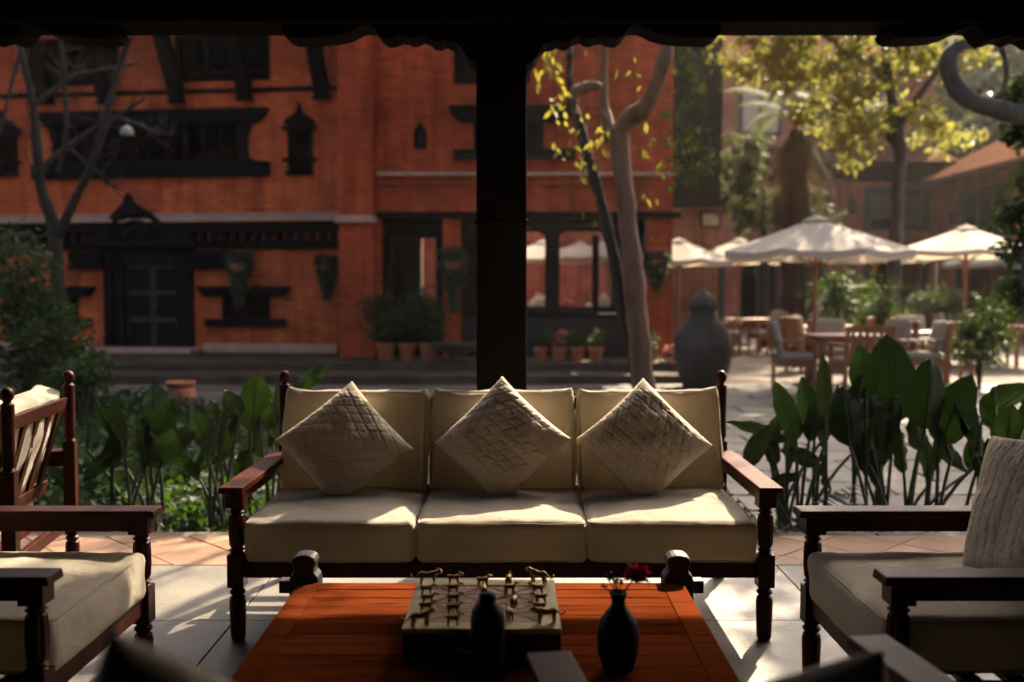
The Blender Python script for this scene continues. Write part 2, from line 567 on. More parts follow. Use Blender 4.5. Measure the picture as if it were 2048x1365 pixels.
# pavilion floor: stone field + terracotta border laid on the diagonal
fl = MB().box(-5.5, 4.6, -3.2, 5.0, -0.198, -0.012)
floor = structure('pavilion_floor', fl, 'pavilion_stone', 'raised stone floor of the pavilion')
fm = {}
for ix in range(-7, 7):
    for iy in range(0, 7):
        x0 = ix * 0.75 - 0.30
        y0 = 4.46 - (iy + 1) * 0.75
        if x0 < -5.3 or x0 > 3.7 or y0 < -0.9:
            continue
        if 'slab' not in fm:
            fm['slab'] = MB().box(0.003, 0.747, 0.003, 0.747, -0.0115, 0.0).mesh('floor_slab', 'pavilion_stone')
        o = link('floor_slab', fm['slab'], floor, 0.002, (x0, y0, random.uniform(-0.001, 0.001)))


def clip_poly(poly, ymin, ymax):
    def half(P, f):
        out = []
        for i in range(len(P)):
            a, b = P[i], P[(i + 1) % len(P)]
            fa, fb = f(a), f(b)
            if fa >= 0:
                out.append(a)
            if (fa >= 0) != (fb >= 0):
                t = fa / (fa - fb)
                out.append((a[0] + (b[0] - a[0]) * t, a[1] + (b[1] - a[1]) * t))
        return out
    P = half(poly, lambda p: p[1] - ymin)
    return half(P, lambda p: ymax - p[1]) if P else P


s = 0.30
q = s * math.sqrt(2)
for i in range(-26, 23):
    for j in range(0, 5):
        cx = i * q / 2
        cy = 4.46 + j * q / 2 - 0.05
        if (i + j) % 2:
            continue
        h = q / 2 - 0.005
        P = clip_poly([(cx - h, cy), (cx, cy - h), (cx + h, cy), (cx, cy + h)], 4.464, 4.998)
        if len(P) < 3 or cx < -5.0 or cx > 4.2:
            continue
        pts = [(a - cx, b - cy) for a, b in P]
        MB().prism(pts, -0.0115, random.uniform(-0.001, 0.0015), 'z').build('terracotta_tile', 'terracotta_tile', floor, None, 0.0015, (cx, cy, 0))
# kerb edge stones of the pavilion floor
for i in range(-5, 5):
    MB().box(i * 0.95, i * 0.95 + 0.94, 5.003, 5.16, -0.199, -0.02).build('kerb_stone', 'shade_toned_paving', floor, None, 0.008)

# plinth steps before the brick houses
structure('house_step', MB().box(-14, 2.95, 14.55, 15.3, -0.164, -0.03), 'terrace_stone', 'low grey stone step before the brick houses', bevel=0.02)
structure('house_terrace', MB().box(-14, 2.95, 15.304, 22.0, -0.164, 0.10), 'terrace_stone', 'stone terrace the brick houses stand on', bevel=0.02)

# ================================================================== PAVILION
pavilion = empty('timber_pavilion', (0, 4.76, 0), 0, 'dark timber pavilion with carved column and scalloped beam over the sofa', 'pavilion')
PY = 4.76


def px_profile(pts, Y, cx):
    return [(at(px, py, Y).x - cx, at(px, py, Y).z) for px, py in pts]


half = [(1058, 127), (1068, 122), (1078, 110), (1085, 95), (1095, 86), (1108, 84), (1118, 79), (1130, 84), (1142, 82), (1152, 74), (1165, 69),
        (1175, 75), (1187, 77), (1198, 72), (1210, 71), (1222, 76), (1238, 78), (1250, 70), (1258, 58), (1266, 50), (1280, 50), (1295, 56),
        (1310, 64), (1330, 70), (1350, 73), (1380, 75), (1410, 76), (1428, 76), (1440, 70), (1445, 60), (1440, 50), (1436, 43)]
hp = px_profile(half, 4.66, at(1005, 300, 4.66).x)
zt = hp[-1][1] + 0.06
prof = [(-x, z) for x, z in reversed(hp)] + hp
prof = [(prof[0][0], zt)] + prof + [(prof[-1][0], zt)]
prof_poly = prof[::-1]
col_x = at(1003, 300, 4.64).x
beam_z = at(1600, 45, 4.64).z
bracket_mesh = MB().prism(prof_poly, -0.10, 0.08, 'y').mesh('bracket', 'black_timber')
for cx in (col_x - 2.80, col_x, col_x + 2.80):
    # column: square shaft with carved base block, necking and capital
    mb = MB()
    w = 0.117
    mb.box(cx - w, cx + w, -0.12, 0.12, 0.62, hp[0][1] + 0.02)
    mb.box(cx - w * 0.93, cx + w * 0.93, -0.112, 0.112, 0.10, 0.62)
    mb.build('column', 'black_timber', pavilion, None, 0.008)
    b = MB().box(cx - 0.16, cx + 0.16, -0.16, 0.16, 0.0, 0.10).build('column_base', 'shade_toned_paving', pavilion, None, 0.01)
    for zz in (0.60, 0.66, 1.55):
        MB().box(cx - w - 0.006, cx + w + 0.006, -0.128, 0.128, zz, zz + 0.025).build('carved_band', 'black_timber', pavilion, None, 0.006)
    o = link('bracket', bracket_mesh, pavilion, 0.0, (cx, 0.0, 0))
mb = MB().box(-5.6, 4.7, -0.13, 0.13, beam_z, beam_z + 0.26)
mb.build('beam', 'black_timber', pavilion, None, 0.008)
mb = MB().box(-5.7, 4.8, -0.17, 0.20, beam_z + 0.262, beam_z + 0.34)
mb.build('cornice', 'black_timber', pavilion, None, 0.008)
for i in range(34):
    x = -5.4 + i * 0.3
    MB().prism([(-8.0, beam_z + 1.62), (0.27, beam_z + 0.345), (0.27, beam_z + 0.42), (-8.0, beam_z + 1.70)], x, x + 0.07, 'x').build('rafter', 'black_timber', pavilion)
MB().prism([(-8.0, beam_z + 1.702), (0.30, beam_z + 0.422), (0.30, beam_z + 0.50), (-8.0, beam_z + 1.80)], -5.9, 5.0, 'x').build('roof', 'roof_tile', pavilion)
# unseen walls behind and at both sides, added to darken the pavilion
MB().box(-5.6, 4.8, -8.0, -7.75, 0.0, beam_z + 1.61).build('rear_wall', 'old_timber', pavilion)
MB().prism([(-7.748, 0.0), (-0.9, 0.0), (-0.9, beam_z + 0.55), (-7.748, beam_z + 1.6)], 4.5, 4.75, 'x').build('side_wall', 'old_timber', pavilion)
MB().prism([(-7.748, 0.0), (-2.2, 0.0), (-2.2, beam_z + 0.75), (-7.748, beam_z + 1.6)], -5.55, -5.30, 'x').build('side_wall', 'old_timber', pavilion)


# ================================================================== FURNITURE
def soft_box(w, d, h, r, nx=26, ny=18, nz=6, puff=0.012, seed=0, wr=0.004, ears=0.0):
    """rounded cushion, centred in x and y, bottom at z = 0"""
    def line(n):
        t = np.linspace(-1, 1, n + 1)
        return np.sign(t) * (1 - (1 - np.abs(t)) ** 1.5)
    vs, idx, fs = [], {}, []

    def vid(p):
        k = (round(p[0], 5), round(p[1], 5), round(p[2], 5))
        if k not in idx:
            idx[k] = len(vs)
            vs.append(p)
        return idx[k]
    lx, ly, lz = line(nx), line(ny), line(nz)
    for A, B, fn in ((lx, ly, lambda a, b: (a, b, -1)), (lx, ly, lambda a, b: (a, b, 1)),
                     (lx, lz, lambda a, b: (a, -1, b)), (lx, lz, lambda a, b: (a, 1, b)),
                     (ly, lz, lambda a, b: (-1, a, b)), (ly, lz, lambda a, b: (1, a, b))):
        for i in range(len(A) - 1):
            for j in range(len(B) - 1):
                quad = [vid(fn(A[i], B[j])), vid(fn(A[i + 1], B[j])), vid(fn(A[i + 1], B[j + 1])), vid(fn(A[i], B[j + 1]))]
                fs.append(quad)
    out = []
    hx, hy, hz = w / 2, d / 2, h / 2
    for x, y, z in vs:
        X, Y, Z = x * hx, y * hy, z * hz
        cx = max(-hx + r, min(hx - r, X))
        cy = max(-hy + r, min(hy - r, Y))
        cz = max(-hz + r, min(hz - r, Z))
        off = Vector((X - cx, Y - cy, Z - cz))
        p = Vector((cx, cy, cz))
        nrm = Vector((0, 0, z))
        if off.length > 1e-7:
            nrm = off.normalized()
            p = p + nrm * r
        p.z += puff * z * (1 - x * x) * (1 - y * y)
        p.y += puff * 0.7 * y * (1 - x * x) * (1 - z * z)
        p.x += puff * 0.5 * x * (1 - y * y) * (1 - z * z)
        q1 = noise.noise((p.x * 7 + seed * 9.1, p.y * 7, p.z * 11 + seed))
        q2 = noise.noise((p.x * 22 + seed * 3.7, p.y * 22 + 4, p.z * 16))
        p += nrm * (wr * q1 + wr * 0.4 * q2)
        if ears:
            p.y += ears * (max(0.0, y) ** 6) * (abs(x) ** 8)
        p.z += hz
        out.append(p)
    bm = bmesh.new()
    bv = [bm.verts.new(p) for p in out]
    for qd in fs:
        try:
            bm.faces.new([bv[k] for k in qd])
        except ValueError:
            pass
    bmesh.ops.recalc_face_normals(bm, faces=bm.faces)
    return bm


def bm_obj(bm, name, mat, parent=None, smooth=60):
    me = bpy.data.meshes.new(name)
    bm.to_mesh(me)
    bm.free()
    me.materials.append(MATS[mat])
    me.polygons.foreach_set('use_smooth', [True] * len(me.polygons))
    me.update()
    return link(name, me, parent)


def piping_loop(w, d, z, r, rad, seed):
    pts = []
    for cx, cy, a0 in ((w / 2 - r, d / 2 - r, 0), (-w / 2 + r, d / 2 - r, 90), (-w / 2 + r, -d / 2 + r, 180), (w / 2 - r, -d / 2 + r, 270)):
        for k in range(5):
            a = R(a0 + k * 22.5)
            pts.append(Vector((cx + r * math.cos(a), cy + r * math.sin(a), z)))
    full = []
    n = len(pts)
    for i in range(n):
        a, b = pts[i], pts[(i + 1) % n]
        steps = max(1, int((b - a).length / 0.05))
        for sidx in range(steps):
            p = a.lerp(b, sidx / steps)
            p.z += 0.004 * noise.noise((p.x * 9 + seed, p.y * 9, 1.3))
            full.append(p)
    full.append(full[0])
    return MB().tube(full, rad, 5, cap=False)


FRONT_POST = [(0.020, 0.0), (0.026, 0.012), (0.028, 0.06), (0.030, 0.14), (0.027, 0.158), (0.019, 0.165), (0.028, 0.172), (0.028, 0.180), (0.020, 0.188), (0.026, 0.196)]
FRONT_POST2 = [(0.026, 0.315), (0.019, 0.321), (0.028, 0.328), (0.020, 0.335), (0.027, 0.345), (0.0295, 0.38), (0.0295, 0.42), (0.027, 0.452), (0.019, 0.458), (0.028, 0.466), (0.019, 0.474), (0.027, 0.482)]
REAR_TOP = [(0.024, 0.60), (0.018, 0.61), (0.024, 0.62), (0.022, 0.66), (0.024, 0.78), (0.024, 0.84), (0.014, 0.848), (0.014, 0.852), (0.022, 0.862), (0.025, 0.878), (0.020, 0.893), (0.008, 0.902), (0.001, 0.903)]


def seat_furniture(name, seats, hw, loc, rz, label, cat, group=None, seed=0, arm_mat='frame_wood', low=False):
    """turned-post sofa or armchair: local front is -y, posts at y = 0 and y = 0.77"""
    root = empty(name, loc, rz, label, cat, group)
    D = 0.77
    wm = 'frame_wood'
    for sx in (-1, 1):
        x = sx * hw
        m = MB()
        m.lathe(FRONT_POST, 16, (x, 0, 0))
        m.box(x - 0.029, x + 0.029, -0.029, 0.029, 0.197, 0.314)
        m.lathe(FRONT_POST2, 24, (x, 0, 0), flute=(0.340, 0.453, 8, 0.16))
        m.box(x - 0.031, x + 0.031, -0.031, 0.031, 0.483, 0.536)
        m.build('front_post', wm, root, 35)
        m = MB()
        m.lathe(FRONT_POST, 12, (x, D, 0))
        m.box(x - 0.024, x + 0.024, D - 0.024, D + 0.024, 0.197, 0.599)
        m.lathe([(r_, 0.60 + (z_ - 0.60) * (0.35 if low else 1.0)) for r_, z_ in REAR_TOP], 14, (x, D, 0))
        m.build('rear_post', wm, root, 35)
        m = MB()
        xo = x + sx * 0.006
        m.prism([(-0.055, 0.537), (-0.05, 0.560), (D - 0.026, 0.560), (D - 0.026, 0.537)], xo - 0.043, xo + 0.043, 'x')
        m.build('arm_rest', arm_mat, root, None, 0.004)
        MB().box(x - 0.012, x + 0.012, 0.032, D - 0.025, 0.489, 0.5355).build('arm_rail', wm, root, None, 0.003)
        MB().box(x - 0.014, x + 0.014, 0.030, D - 0.025, 0.235, 0.283).build('side_rail', wm, root, None, 0.003)
    MB().box(-hw + 0.030, hw - 0.030, -0.013, 0.013, 0.228, 0.283).build('front_rail', wm, root, None, 0.003)
    MB().box(-hw + 0.025, hw - 0.025, D - 0.013, D + 0.013, 0.235, 0.283).build('rear_rail', wm, root, None, 0.003)
    for k in range(6):
        y0 = 0.06 + k * 0.115
        MB().box(-hw + 0.016, hw - 0.016, y0, y0 + 0.05, 0.262, 0.278).build('seat_slat', wm, root)
    # leaning back frame with upright slats
    tr_ = MB().prism([(D - 0.028, 0.735), (D - 0.006, 0.735), (D + 0.004, 0.79), (D - 0.018, 0.79)], -hw + 0.025, hw - 0.025, 'x')
    lk = (lambda z_: 0.375 + (z_ - 0.375) * 0.62) if low else (lambda z_: z_)
    tr_.v = [(x_, y_, lk(z_)) for x_, y_, z_ in tr_.v]
    tr_.build('top_rail', wm, root, None, 0.004)
    MB().prism([(D - 0.125, 0.375), (D - 0.103, 0.375), (D - 0.090, 0.43), (D - 0.112, 0.43)], -hw + 0.003, hw - 0.003, 'x').build('back_rail', wm, root, None, 0.004)
    ns = 4 * seats if seats > 1 else 5
    for k in range(ns):
        x = -hw + 0.08 + (2 * hw - 0.16) * k / (ns - 1)
        MB().prism([(D - 0.110, 0.432), (D - 0.096, 0.432), (D - 0.011, lk(0.734)), (D - 0.025, lk(0.734))], x - 0.022, x + 0.022, 'x').build('back_slat', wm, root)
    # cushions
    total = 2 * hw - 0.050
    cw = total / seats
    for k in range(seats):
        xc = -total / 2 + cw * (k + 0.5)
        w, d, h = cw - 0.006, 0.655, 0.150
        c = bm_obj(soft_box(w, d, h, 0.026, 30, 24, 8, 0.018, seed + k, 0.0075), 'seat_cushion', 'cream_fabric', root)
        c.location = (xc, 0.302, 0.284)
        c.rotation_euler = (R(0.4), 0, R(random.uniform(-0.6, 0.6)))
        for zz in (0.141, 0.012):
            piping_loop(w - 0.012, d - 0.012, zz, 0.03, 0.0042, seed + k).build('piping', 'cream_fabric', c, 80)
        w2, h2, t2 = cw - 0.018, (0.27 if low else 0.42), 0.125
        b = bm_obj(soft_box(w2, h2, t2, 0.030, 26, 20, 8, 0.022, seed + k + 40, 0.009, ears=0.026), 'back_cushion', 'cream_fabric', root)
        # local y of the cushion runs up the back, local z faces forward
        lean = R(17)
        M = Matrix.Translation((xc, 0.635 - (0.02 if low else 0), 0.555 if low else 0.612)) @ Matrix.Rotation(-lean, 4, 'X') @ Matrix.Rotation(R(90), 4, 'X') @ Matrix.Translation((0, 0, -t2 / 2))
        b.matrix_local = M @ Matrix.Rotation(R(random.uniform(-0.8, 0.8)), 4, 'Z')
        for zz in (0.115, 0.010):
            piping_loop(w2 - 0.012, h2 - 0.012, zz, 0.03, 0.004, seed + k + 9).build('piping', 'cream_fabric', b, 80)
    return root


sofa_x = at(1002, 1000, 3.5).x
seat_furniture('sofa', 3, 0.940, (sofa_x, 3.50, 0), 0, 'three-seat wooden sofa with cream cushions in front of the dark column', 'sofa', seed=1, arm_mat='arm_wood_sun_tint')
seat_furniture('armchair', 1, 0.350, (-1.175, 2.77, 0), R(90), 'armchair with sunlit cream seat at the left end of the table', 'armchair', 'turned wood armchairs', seed=20)
seat_furniture('armchair', 1, 0.350, (0.955, 2.77, 0), R(-90), 'shaded armchair with a quilted pillow at the right end of the table', 'armchair', 'turned wood armchairs', seed=30)
seat_furniture('armchair', 1, 0.365, (-2.62, 3.80, 0), R(-82), 'armchair turned away, its slatted back seen beside the canna plants', 'armchair', 'turned wood armchairs', seed=40)
seat_furniture('armchair', 1, 0.320, (0.40, 1.88, 0), R(188), 'dark near armchair whose arm end shows at the bottom right', 'armchair', 'turned wood armchairs', seed=50, low=True)
seat_furniture('armchair', 1, 0.330, (-0.42, 1.50, 0), R(180), 'dark near armchair under the blurred pillow at the bottom left', 'armchair', 'turned wood armchairs', seed=60, low=True)


def quilted_pillow(loc, tilt, roll, rz, label, a1=18, a2=-52, seed=0, half=0.195, thick=0.070, n=104):
    """square pillow standing on a corner, stitched in a lattice"""
    t = np.linspace(-1, 1, n)
    U, Vv = np.meshgrid(t, t)
    env = np.clip((1 - np.abs(U) ** 2.6) * (1 - np.abs(Vv) ** 2.6), 0, 1)
    H = thick * env ** 0.42
    pinch = 1 - 0.055 * (1 - Vv ** 2) * np.abs(U) ** 2
    pinch2 = 1 - 0.055 * (1 - U ** 2) * np.abs(Vv) ** 2
    X, Z = U * half * pinch, Vv * half * pinch2

    def groove(ang, sp, ph):
        c, s_ = math.cos(R(ang)), math.sin(R(ang))
        dist = (X * c + Z * s_) / sp + ph
        dd = np.abs(dist - np.round(dist)) * sp
        return np.exp(-(dd / 0.0033) ** 2)
    G = np.maximum(groove(a1, 0.038, 0.2), groove(a2, 0.038, 0.4))
    NZ = np.zeros_like(X)
    NL = np.zeros_like(X)
    for i in range(n):
        for j in range(n):
            NZ[i, j] = noise.noise((X[i, j] * 75 + seed * 5, Z[i, j] * 75, seed * 1.7))
            NL[i, j] = noise.noise((X[i, j] * 12 + seed * 5, Z[i, j] * 12, seed * 2.7))
    edge = np.clip(env * 3, 0, 1)
    front = H + edge * (-0.0048 * G * (0.6 + 0.6 * np.abs(NL)) + 0.0020 * NZ + 0.010 * NL)
    back = -(H + edge * (-0.0045 * G + 0.006 * NL))
    c45 = math.sqrt(0.5)
    XX, ZZ = (X - Z) * c45, (X + Z) * c45
    vf = np.stack([XX, -front, ZZ], -1).reshape(-1, 3)
    vb = np.stack([XX, -back, ZZ], -1).reshape(-1, 3)
    idx = np.arange(n * n).reshape(n, n)
    qf = np.stack([idx[:-1, :-1], idx[:-1, 1:], idx[1:, 1:], idx[1:, :-1]], -1).reshape(-1, 4)
    qb = qf[:, ::-1] + n * n
    me = np_mesh('quilted_pillow', np.vstack([vf, vb]), np.vstack([qf, qb]), 'quilt_fabric', True)
    bm = bmesh.new()
    bm.from_mesh(me)
    bmesh.ops.remove_doubles(bm, verts=bm.verts, dist=1e-5)
    bm.to_mesh(me)
    bm.free()
    me.polygons.foreach_set('use_smooth', [True] * len(me.polygons))
    o = link('quilted_pillow', me)
    o.matrix_world = Matrix.Translation(loc) @ Matrix.Rotation(rz, 4, 'Z') @ Matrix.Rotation(-tilt, 4, 'X') @ Matrix.Rotation(roll, 4, 'Y')
    return tag(o, label, 'pillow', 'quilted diamond pillows')


quilted_pillow((at(690, 892, 3.96).x, 3.955, 0.632), R(28), R(5), R(6), 'quilted pillow on the left sofa seat, standing on its corner', 50, -15, 1)
quilted_pillow((at(1004, 880, 3.96).x, 3.955, 0.646), R(25), R(-3), R(-7), 'quilted pillow on the middle sofa seat, standing on its corner', 3, 62, 2)
quilted_pillow((at(1288, 885, 3.96).x, 3.955, 0.640), R(26), R(3), R(2), 'quilted pillow on the right sofa seat, standing on its corner', 2, -58, 3)
quilted_pillow((1.44, 2.74, 0.640), R(18), R(38), R(-78), 'quilted pillow cut by the right picture edge, on the shaded armchair', 60, -8, 4, half=0.21)
quilted_pillow((-0.34, 1.10, 0.660), R(-24), R(-12), R(-8), 'blurred dark pillow at the bottom left, nearest the lens', 45, -45, 5, n=60)
quilted_pillow((0.335, 1.30, 0.575), R(-24), R(24), R(14), 'blurred dark pillow at the bottom right, nearest the lens', 45, -45, 6, n=60)

# ------------------------------------------------------------------ coffee table
TZ = 0.42
tx0, tx1 = -0.605, 0.487
ty0, ty1 = 2.03, 2.79
table = empty('coffee_table', ((tx0 + tx1) / 2, (ty0 + ty1) / 2, 0), 0, 'low reddish plank table with dark carved corner blocks before the sofa', 'table')
ox, oy = table.location.x, table.location.y
hx, hy = (tx1 - tx0) / 2, (ty1 - ty0) / 2
bw = 0.062
npl = 9
pw = (2 * hy - 2 * bw) / npl
for k in range(npl):
    y0 = -hy + bw + k * pw
    MB().box(-hx + bw + 0.001, hx - bw - 0.001, y0 + 0.0012, y0 + pw - 0.0012, TZ - 0.026, TZ - random.uniform(0.0, 0.0012)).build('plank', 'table_wood', table, None, 0.0015)
for sx in (-1, 1):
    a, b = (-hx, -hx + bw) if sx < 0 else (hx - bw, hx)
    MB().box(a, b, -hy, hy, TZ - 0.03, TZ + 0.001).build('end_board', 'table_wood', table, None, 0.002)
    c, d = (-hy, -hy + bw - 0.001) if sx < 0 else (hy - bw + 0.001, hy)
    MB().box(-hx + bw + 0.001, hx - bw - 0.001, c, d, TZ - 0.03, TZ + 0.001).build('edge_board', 'table_wood', table, None, 0.002)
MB().box(-hx + 0.06, hx - 0.06, -hy + 0.02, -hy + 0.05, 0.30, TZ - 0.031).build('apron', 'dark_wood', table, None, 0.003)
MB().box(-hx + 0.06, hx - 0.06, hy - 0.05, hy - 0.02, 0.30, TZ - 0.031).build('apron', 'dark_wood', table, None, 0.003)
hb = [(0.036, 0.0), (0.036, 0.26), (0.043, 0.28), (0.043, 0.418), (0.040, 0.436), (0.031, 0.447), (0.027, 0.455), (0.030, 0.463), (0.034, 0.472), (0.0345, 0.481), (0.030, 0.490), (0.020, 0.4965), (0.008, 0.499)]
blk = hb + [(-u, w) for u, w in reversed(hb)]
for sx in (-1, 1):
    for sy in (-1, 1):
        if sy < 0:
            pts = [(-0.04, 0), (0.04, 0), (0.04, 0.388), (-0.04, 0.388)]
        else:
            pts = blk
        cx = sx * (hx - 0.012) if sy > 0 else sx * (hx - 0.06)
        cy = sy * (hy + 0.034) if sy > 0 else sy * (hy - 0.10)
        leg = MB().prism([(u + cx, w) for u, w in pts], cy - 0.032, cy + 0.032, 'y').build('corner_block', 'dark_wood', table, None, 0.006)
        if sy > 0:
            x0, x1 = (cx - 0.074, cx - 0.042) if sx < 0 else (cx + 0.042, cx + 0.074)
            MB().box(x0, x1, cy - 0.02, cy + 0.02, 0.385, 0.422).build('tenon', 'dark_wood', leg, None, 0.003)

# ------------------------------------------------------------------ game board with cast animals
BZ = 0.495
c00, c10 = on_z(808, 1258, BZ), on_z(1125, 1258, BZ)
c01, c11 = on_z(832, 1160, BZ), on_z(1106, 1160, BZ)
bx = (c00.x + c10.x + c01.x + c11.x) / 4
by = (c00.y + c01.y) / 2
bh_x = (c10.x - c00.x + c11.x - c01.x) / 4
bh_y = (c01.y - c00.y) / 2
board = empty('game_board', (bx, by, TZ + 0.0015), 0, 'brass topped square game box on the table, set with little animals', 'game board')
bt = BZ - TZ - 0.0015
MB().box(-bh_x, bh_x, -bh_y, bh_y, 0.0, bt - 0.012).build('box', 'dark_wood', board, None, 0.003)
mb = MB()
bord = 0.045
for x0, x1, y0, y1 in ((-bh_x, bh_x, -bh_y, -bh_y + bord), (-bh_x, bh_x, bh_y - bord, bh_y), (-bh_x, -bh_x + bord, -bh_y + bord, bh_y - bord), (bh_x - bord, bh_x, -bh_y + bord, bh_y - bord)):
    mb.box(x0, x1, y0, y1, bt - 0.0118, bt)
mb.build('border', 'board_brass', board, None, 0.0)
MB().box(-bh_x + bord, bh_x - bord, -bh_y + bord, bh_y - bord, bt - 0.0118, bt - 0.002).build('playing_field', 'board_copper', board)
mb = MB()
ix, iy = bh_x - bord, bh_y - bord
z0, z1 = bt - 0.0018, bt - 0.0006
for k in range(5):
    u = -1 + k * 0.5
    mb.box(-ix, ix, u * iy * 0.97 - 0.0008, u * iy * 0.97 + 0.0008, z0, z1)
    mb.box(u * ix * 0.97 - 0.0008, u * ix * 0.97 + 0.0008, -iy, iy, z0, z1 + 0.0002)
for x0, y0, x1, y1 in ((-1, -1, 1, 1), (-1, 1, 1, -1), (-1, 0, 0, 1), (0, 1, 1, 0), (1, 0, 0, -1), (0, -1, -1, 0)):
    a, b = Vector((x0 * ix * .97, y0 * iy * .97, bt - 0.0009)), Vector((x1 * ix * .97, y1 * iy * .97, bt - 0.0009))
    mb.tube([a, b], 0.0009, 4)
mb.build('engraved_line', 'brass', board)
MB().tube([(-0.07, -bh_y - 0.006, bt * 0.35), (-0.05, -bh_y - 0.010, bt * 0.36), (-0.02, -bh_y - 0.010, bt * 0.30), (0.0, -bh_y - 0.006, bt * 0.28)], [0.003, 0.005, 0.005, 0.003], 8).build('drawer_pull', 'board_brass', board, 60)


def animal_mesh(tiger):
    m = MB()
    if tiger:
        L, Hh, r = 0.043, 0.0225, 0.0074
        m.tube([(-L * .5, 0, Hh), (-L * .35, 0, Hh + .001), (-L * .05, 0, Hh - .0012), (L * .2, 0, Hh + .0003), (L * .42, 0, Hh + .0025), (L * .5, 0, Hh + .003)],
               [r * .5, r * .98, r * .82, r * 1.05, r * .85, r * .4], 10)
        m.tube([(L * .36, 0, Hh + .002), (L * .52, 0, Hh + .0065), (L * .62, 0, Hh + .0075), (L * .73, 0, Hh + .0052), (L * .77, 0, Hh + .004)],
               [r * .7, r * .72, r * .78, r * .5, r * .25], 10)
        for s_ in (-1, 1):
            m.tube([(L * .56, s_ * r * .45, Hh + .011), (L * .55, s_ * r * .55, Hh + .0145)], [r * .22, r * .08], 5)
        m.tube([(-L * .48, 0, Hh + .001), (-L * .62, 0, Hh - .004), (-L * .74, 0, Hh - .007), (-L * .86, 0, Hh - .004), (-L * .92, 0, Hh + .002)],
               [r * .32, r * .28, r * .26, r * .26, r * .3], 6)
        lw = r * .44
    else:
        L, Hh, r = 0.025, 0.0175, 0.0052
        m.tube([(-L * .55, 0, Hh + .0006), (-L * .4, 0, Hh), (0, 0, Hh - .0012), (L * .35, 0, Hh), (L * .5, 0, Hh + .001)], [r * .5, r, r * .9, r * 1.05, r * .5], 10)
        m.tube([(L * .35, 0, Hh), (L * .52, 0, Hh + .005), (L * .58, 0, Hh + .0075), (L * .80, 0, Hh + .0055), (L * .86, 0, Hh + .0045)], [r * .7, r * .5, r * .58, r * .42, r * .25], 8)
        for s_ in (-1, 1):
            m.tube([(L * .55, s_ * r * .3, Hh + .009), (L * .48, s_ * r * .45, Hh + .0118), (L * .38, s_ * r * .5, Hh + .0128)], [r * .16, r * .13, r * .06], 5)
        m.tube([(-L * .5, 0, Hh + .001), (-L * .62, 0, Hh + .004)], [r * .25, r * .12], 5)
        lw = r * .42
    for fx in (-.36, .32):
        for s_ in (-1, 1):
            kx = -0.0012 if fx < 0 else 0.0006
            m.tube([(L * fx, s_ * r * .55, Hh - r * .2), (L * fx + kx * -1.0, s_ * r * .6, Hh * .55), (L * fx + kx, s_ * r * .62, Hh * .28), (L * fx, s_ * r * .62, 0.0012), (L * fx + .001, s_ * r * .62, 0.0)],
                   [lw * 1.6, lw * 1.2, lw * .85, lw, lw * 1.15], 6)
    return m


tiger_me = animal_mesh(True).mesh('tiger_figurine', 'brass', 60)
goat_me = animal_mesh(False).mesh('goat_figurine', 'brass', 60)
tig = [(390, 300, 5, 'far left'), (1520, 290, 150, 'far right'), (310, 730, 28, 'near left'), (1600, 690, 188, 'near right')]
for zx, zy, ang, where in tig:
    p = on_z(780 + zx / 5.12, 1110 + zy / 5.12, BZ)
    o = link('tiger_figurine', tiger_me, None, 0, (p.x, p.y, BZ))
    o.rotation_euler = (0, 0, R(ang))
    o.scale = (1.12, 1.12, 1.12)
    tag(o, 'larger brass tiger at the %s corner of the game board' % where, 'figurine', 'cast animals on the game board')
cols = ['outer left', 'second', 'middle', 'fourth', 'outer right']
goats = [(655, 298, 4, 'second', 'first'), (950, 322, 12, 'middle', 'first'), (1215, 300, 82, 'fourth', 'first'), (375, 410, 10, 'outer left', 'second'), (650, 398, 0, 'second', 'second'),
         (960, 412, 95, 'middle', 'second'), (1225, 398, 20, 'fourth', 'second'), (1512, 400, 172, 'outer right', 'second'), (388, 505, 6, 'outer left', 'third'), (650, 500, 8, 'second', 'third'),
         (1265, 525, 75, 'fourth', 'third'), (1540, 498, 186, 'outer right', 'third'), (370, 588, 2, 'outer left', 'fourth'), (650, 605, 4, 'second', 'fourth'),
         (645, 722, 10, 'second', 'fifth'), (1225, 655, 110, 'fourth', 'fourth'), (1525, 592, 180, 'outer right', 'fourth')]
for zx, zy, ang, c, rr in goats:
    p = on_z(780 + zx / 5.12, 1110 + zy / 5.12, BZ)
    o = link('goat_figurine', goat_me, None, 0, (p.x, p.y, BZ))
    o.rotation_euler = (0, 0, R(ang))
    o.scale = (1.18, 1.25, 1.12)
    tag(o, 'small brass goat in the %s column of the board, %s from the sofa side' % (c, rr), 'figurine', 'cast animals on the game board')

# ------------------------------------------------------------------ bottle, vase with flower
b = empty('bottle', (at(975, 1300, 2.12).x, 2.12, TZ + 0.002), 0, 'dark round shouldered bottle standing before the game board', 'bottle')
MB().lathe([(0.030, 0), (0.036, 0.004), (0.037, 0.03), (0.037, 0.12), (0.033, 0.142), (0.022, 0.156), (0.016, 0.16)], 24).build('body', 'vase_glaze', b, 50)
MB().lathe([(0.0175, 0.158), (0.0185, 0.160), (0.0185, 0.172), (0.015, 0.178), (0.004, 0.180)], 18).build('cap', 'vase_glaze', b, 50)
vx, vy = at(1236, 1300, 2.14).x, 2.14
va = empty('bud_vase', (vx, vy, TZ + 0.002), 0, 'dark round vase holding twigs and a red flower', 'vase')
MB().lathe([(0.028, 0), (0.034, 0.005), (0.044, 0.04), (0.0465, 0.075), (0.042, 0.108), (0.028, 0.130), (0.017, 0.142), (0.0145, 0.155), (0.018, 0.168), (0.0215, 0.174), (0.018, 0.1745), (0.012, 0.160)], 28).build('body', 'vase_glaze', va, 60)
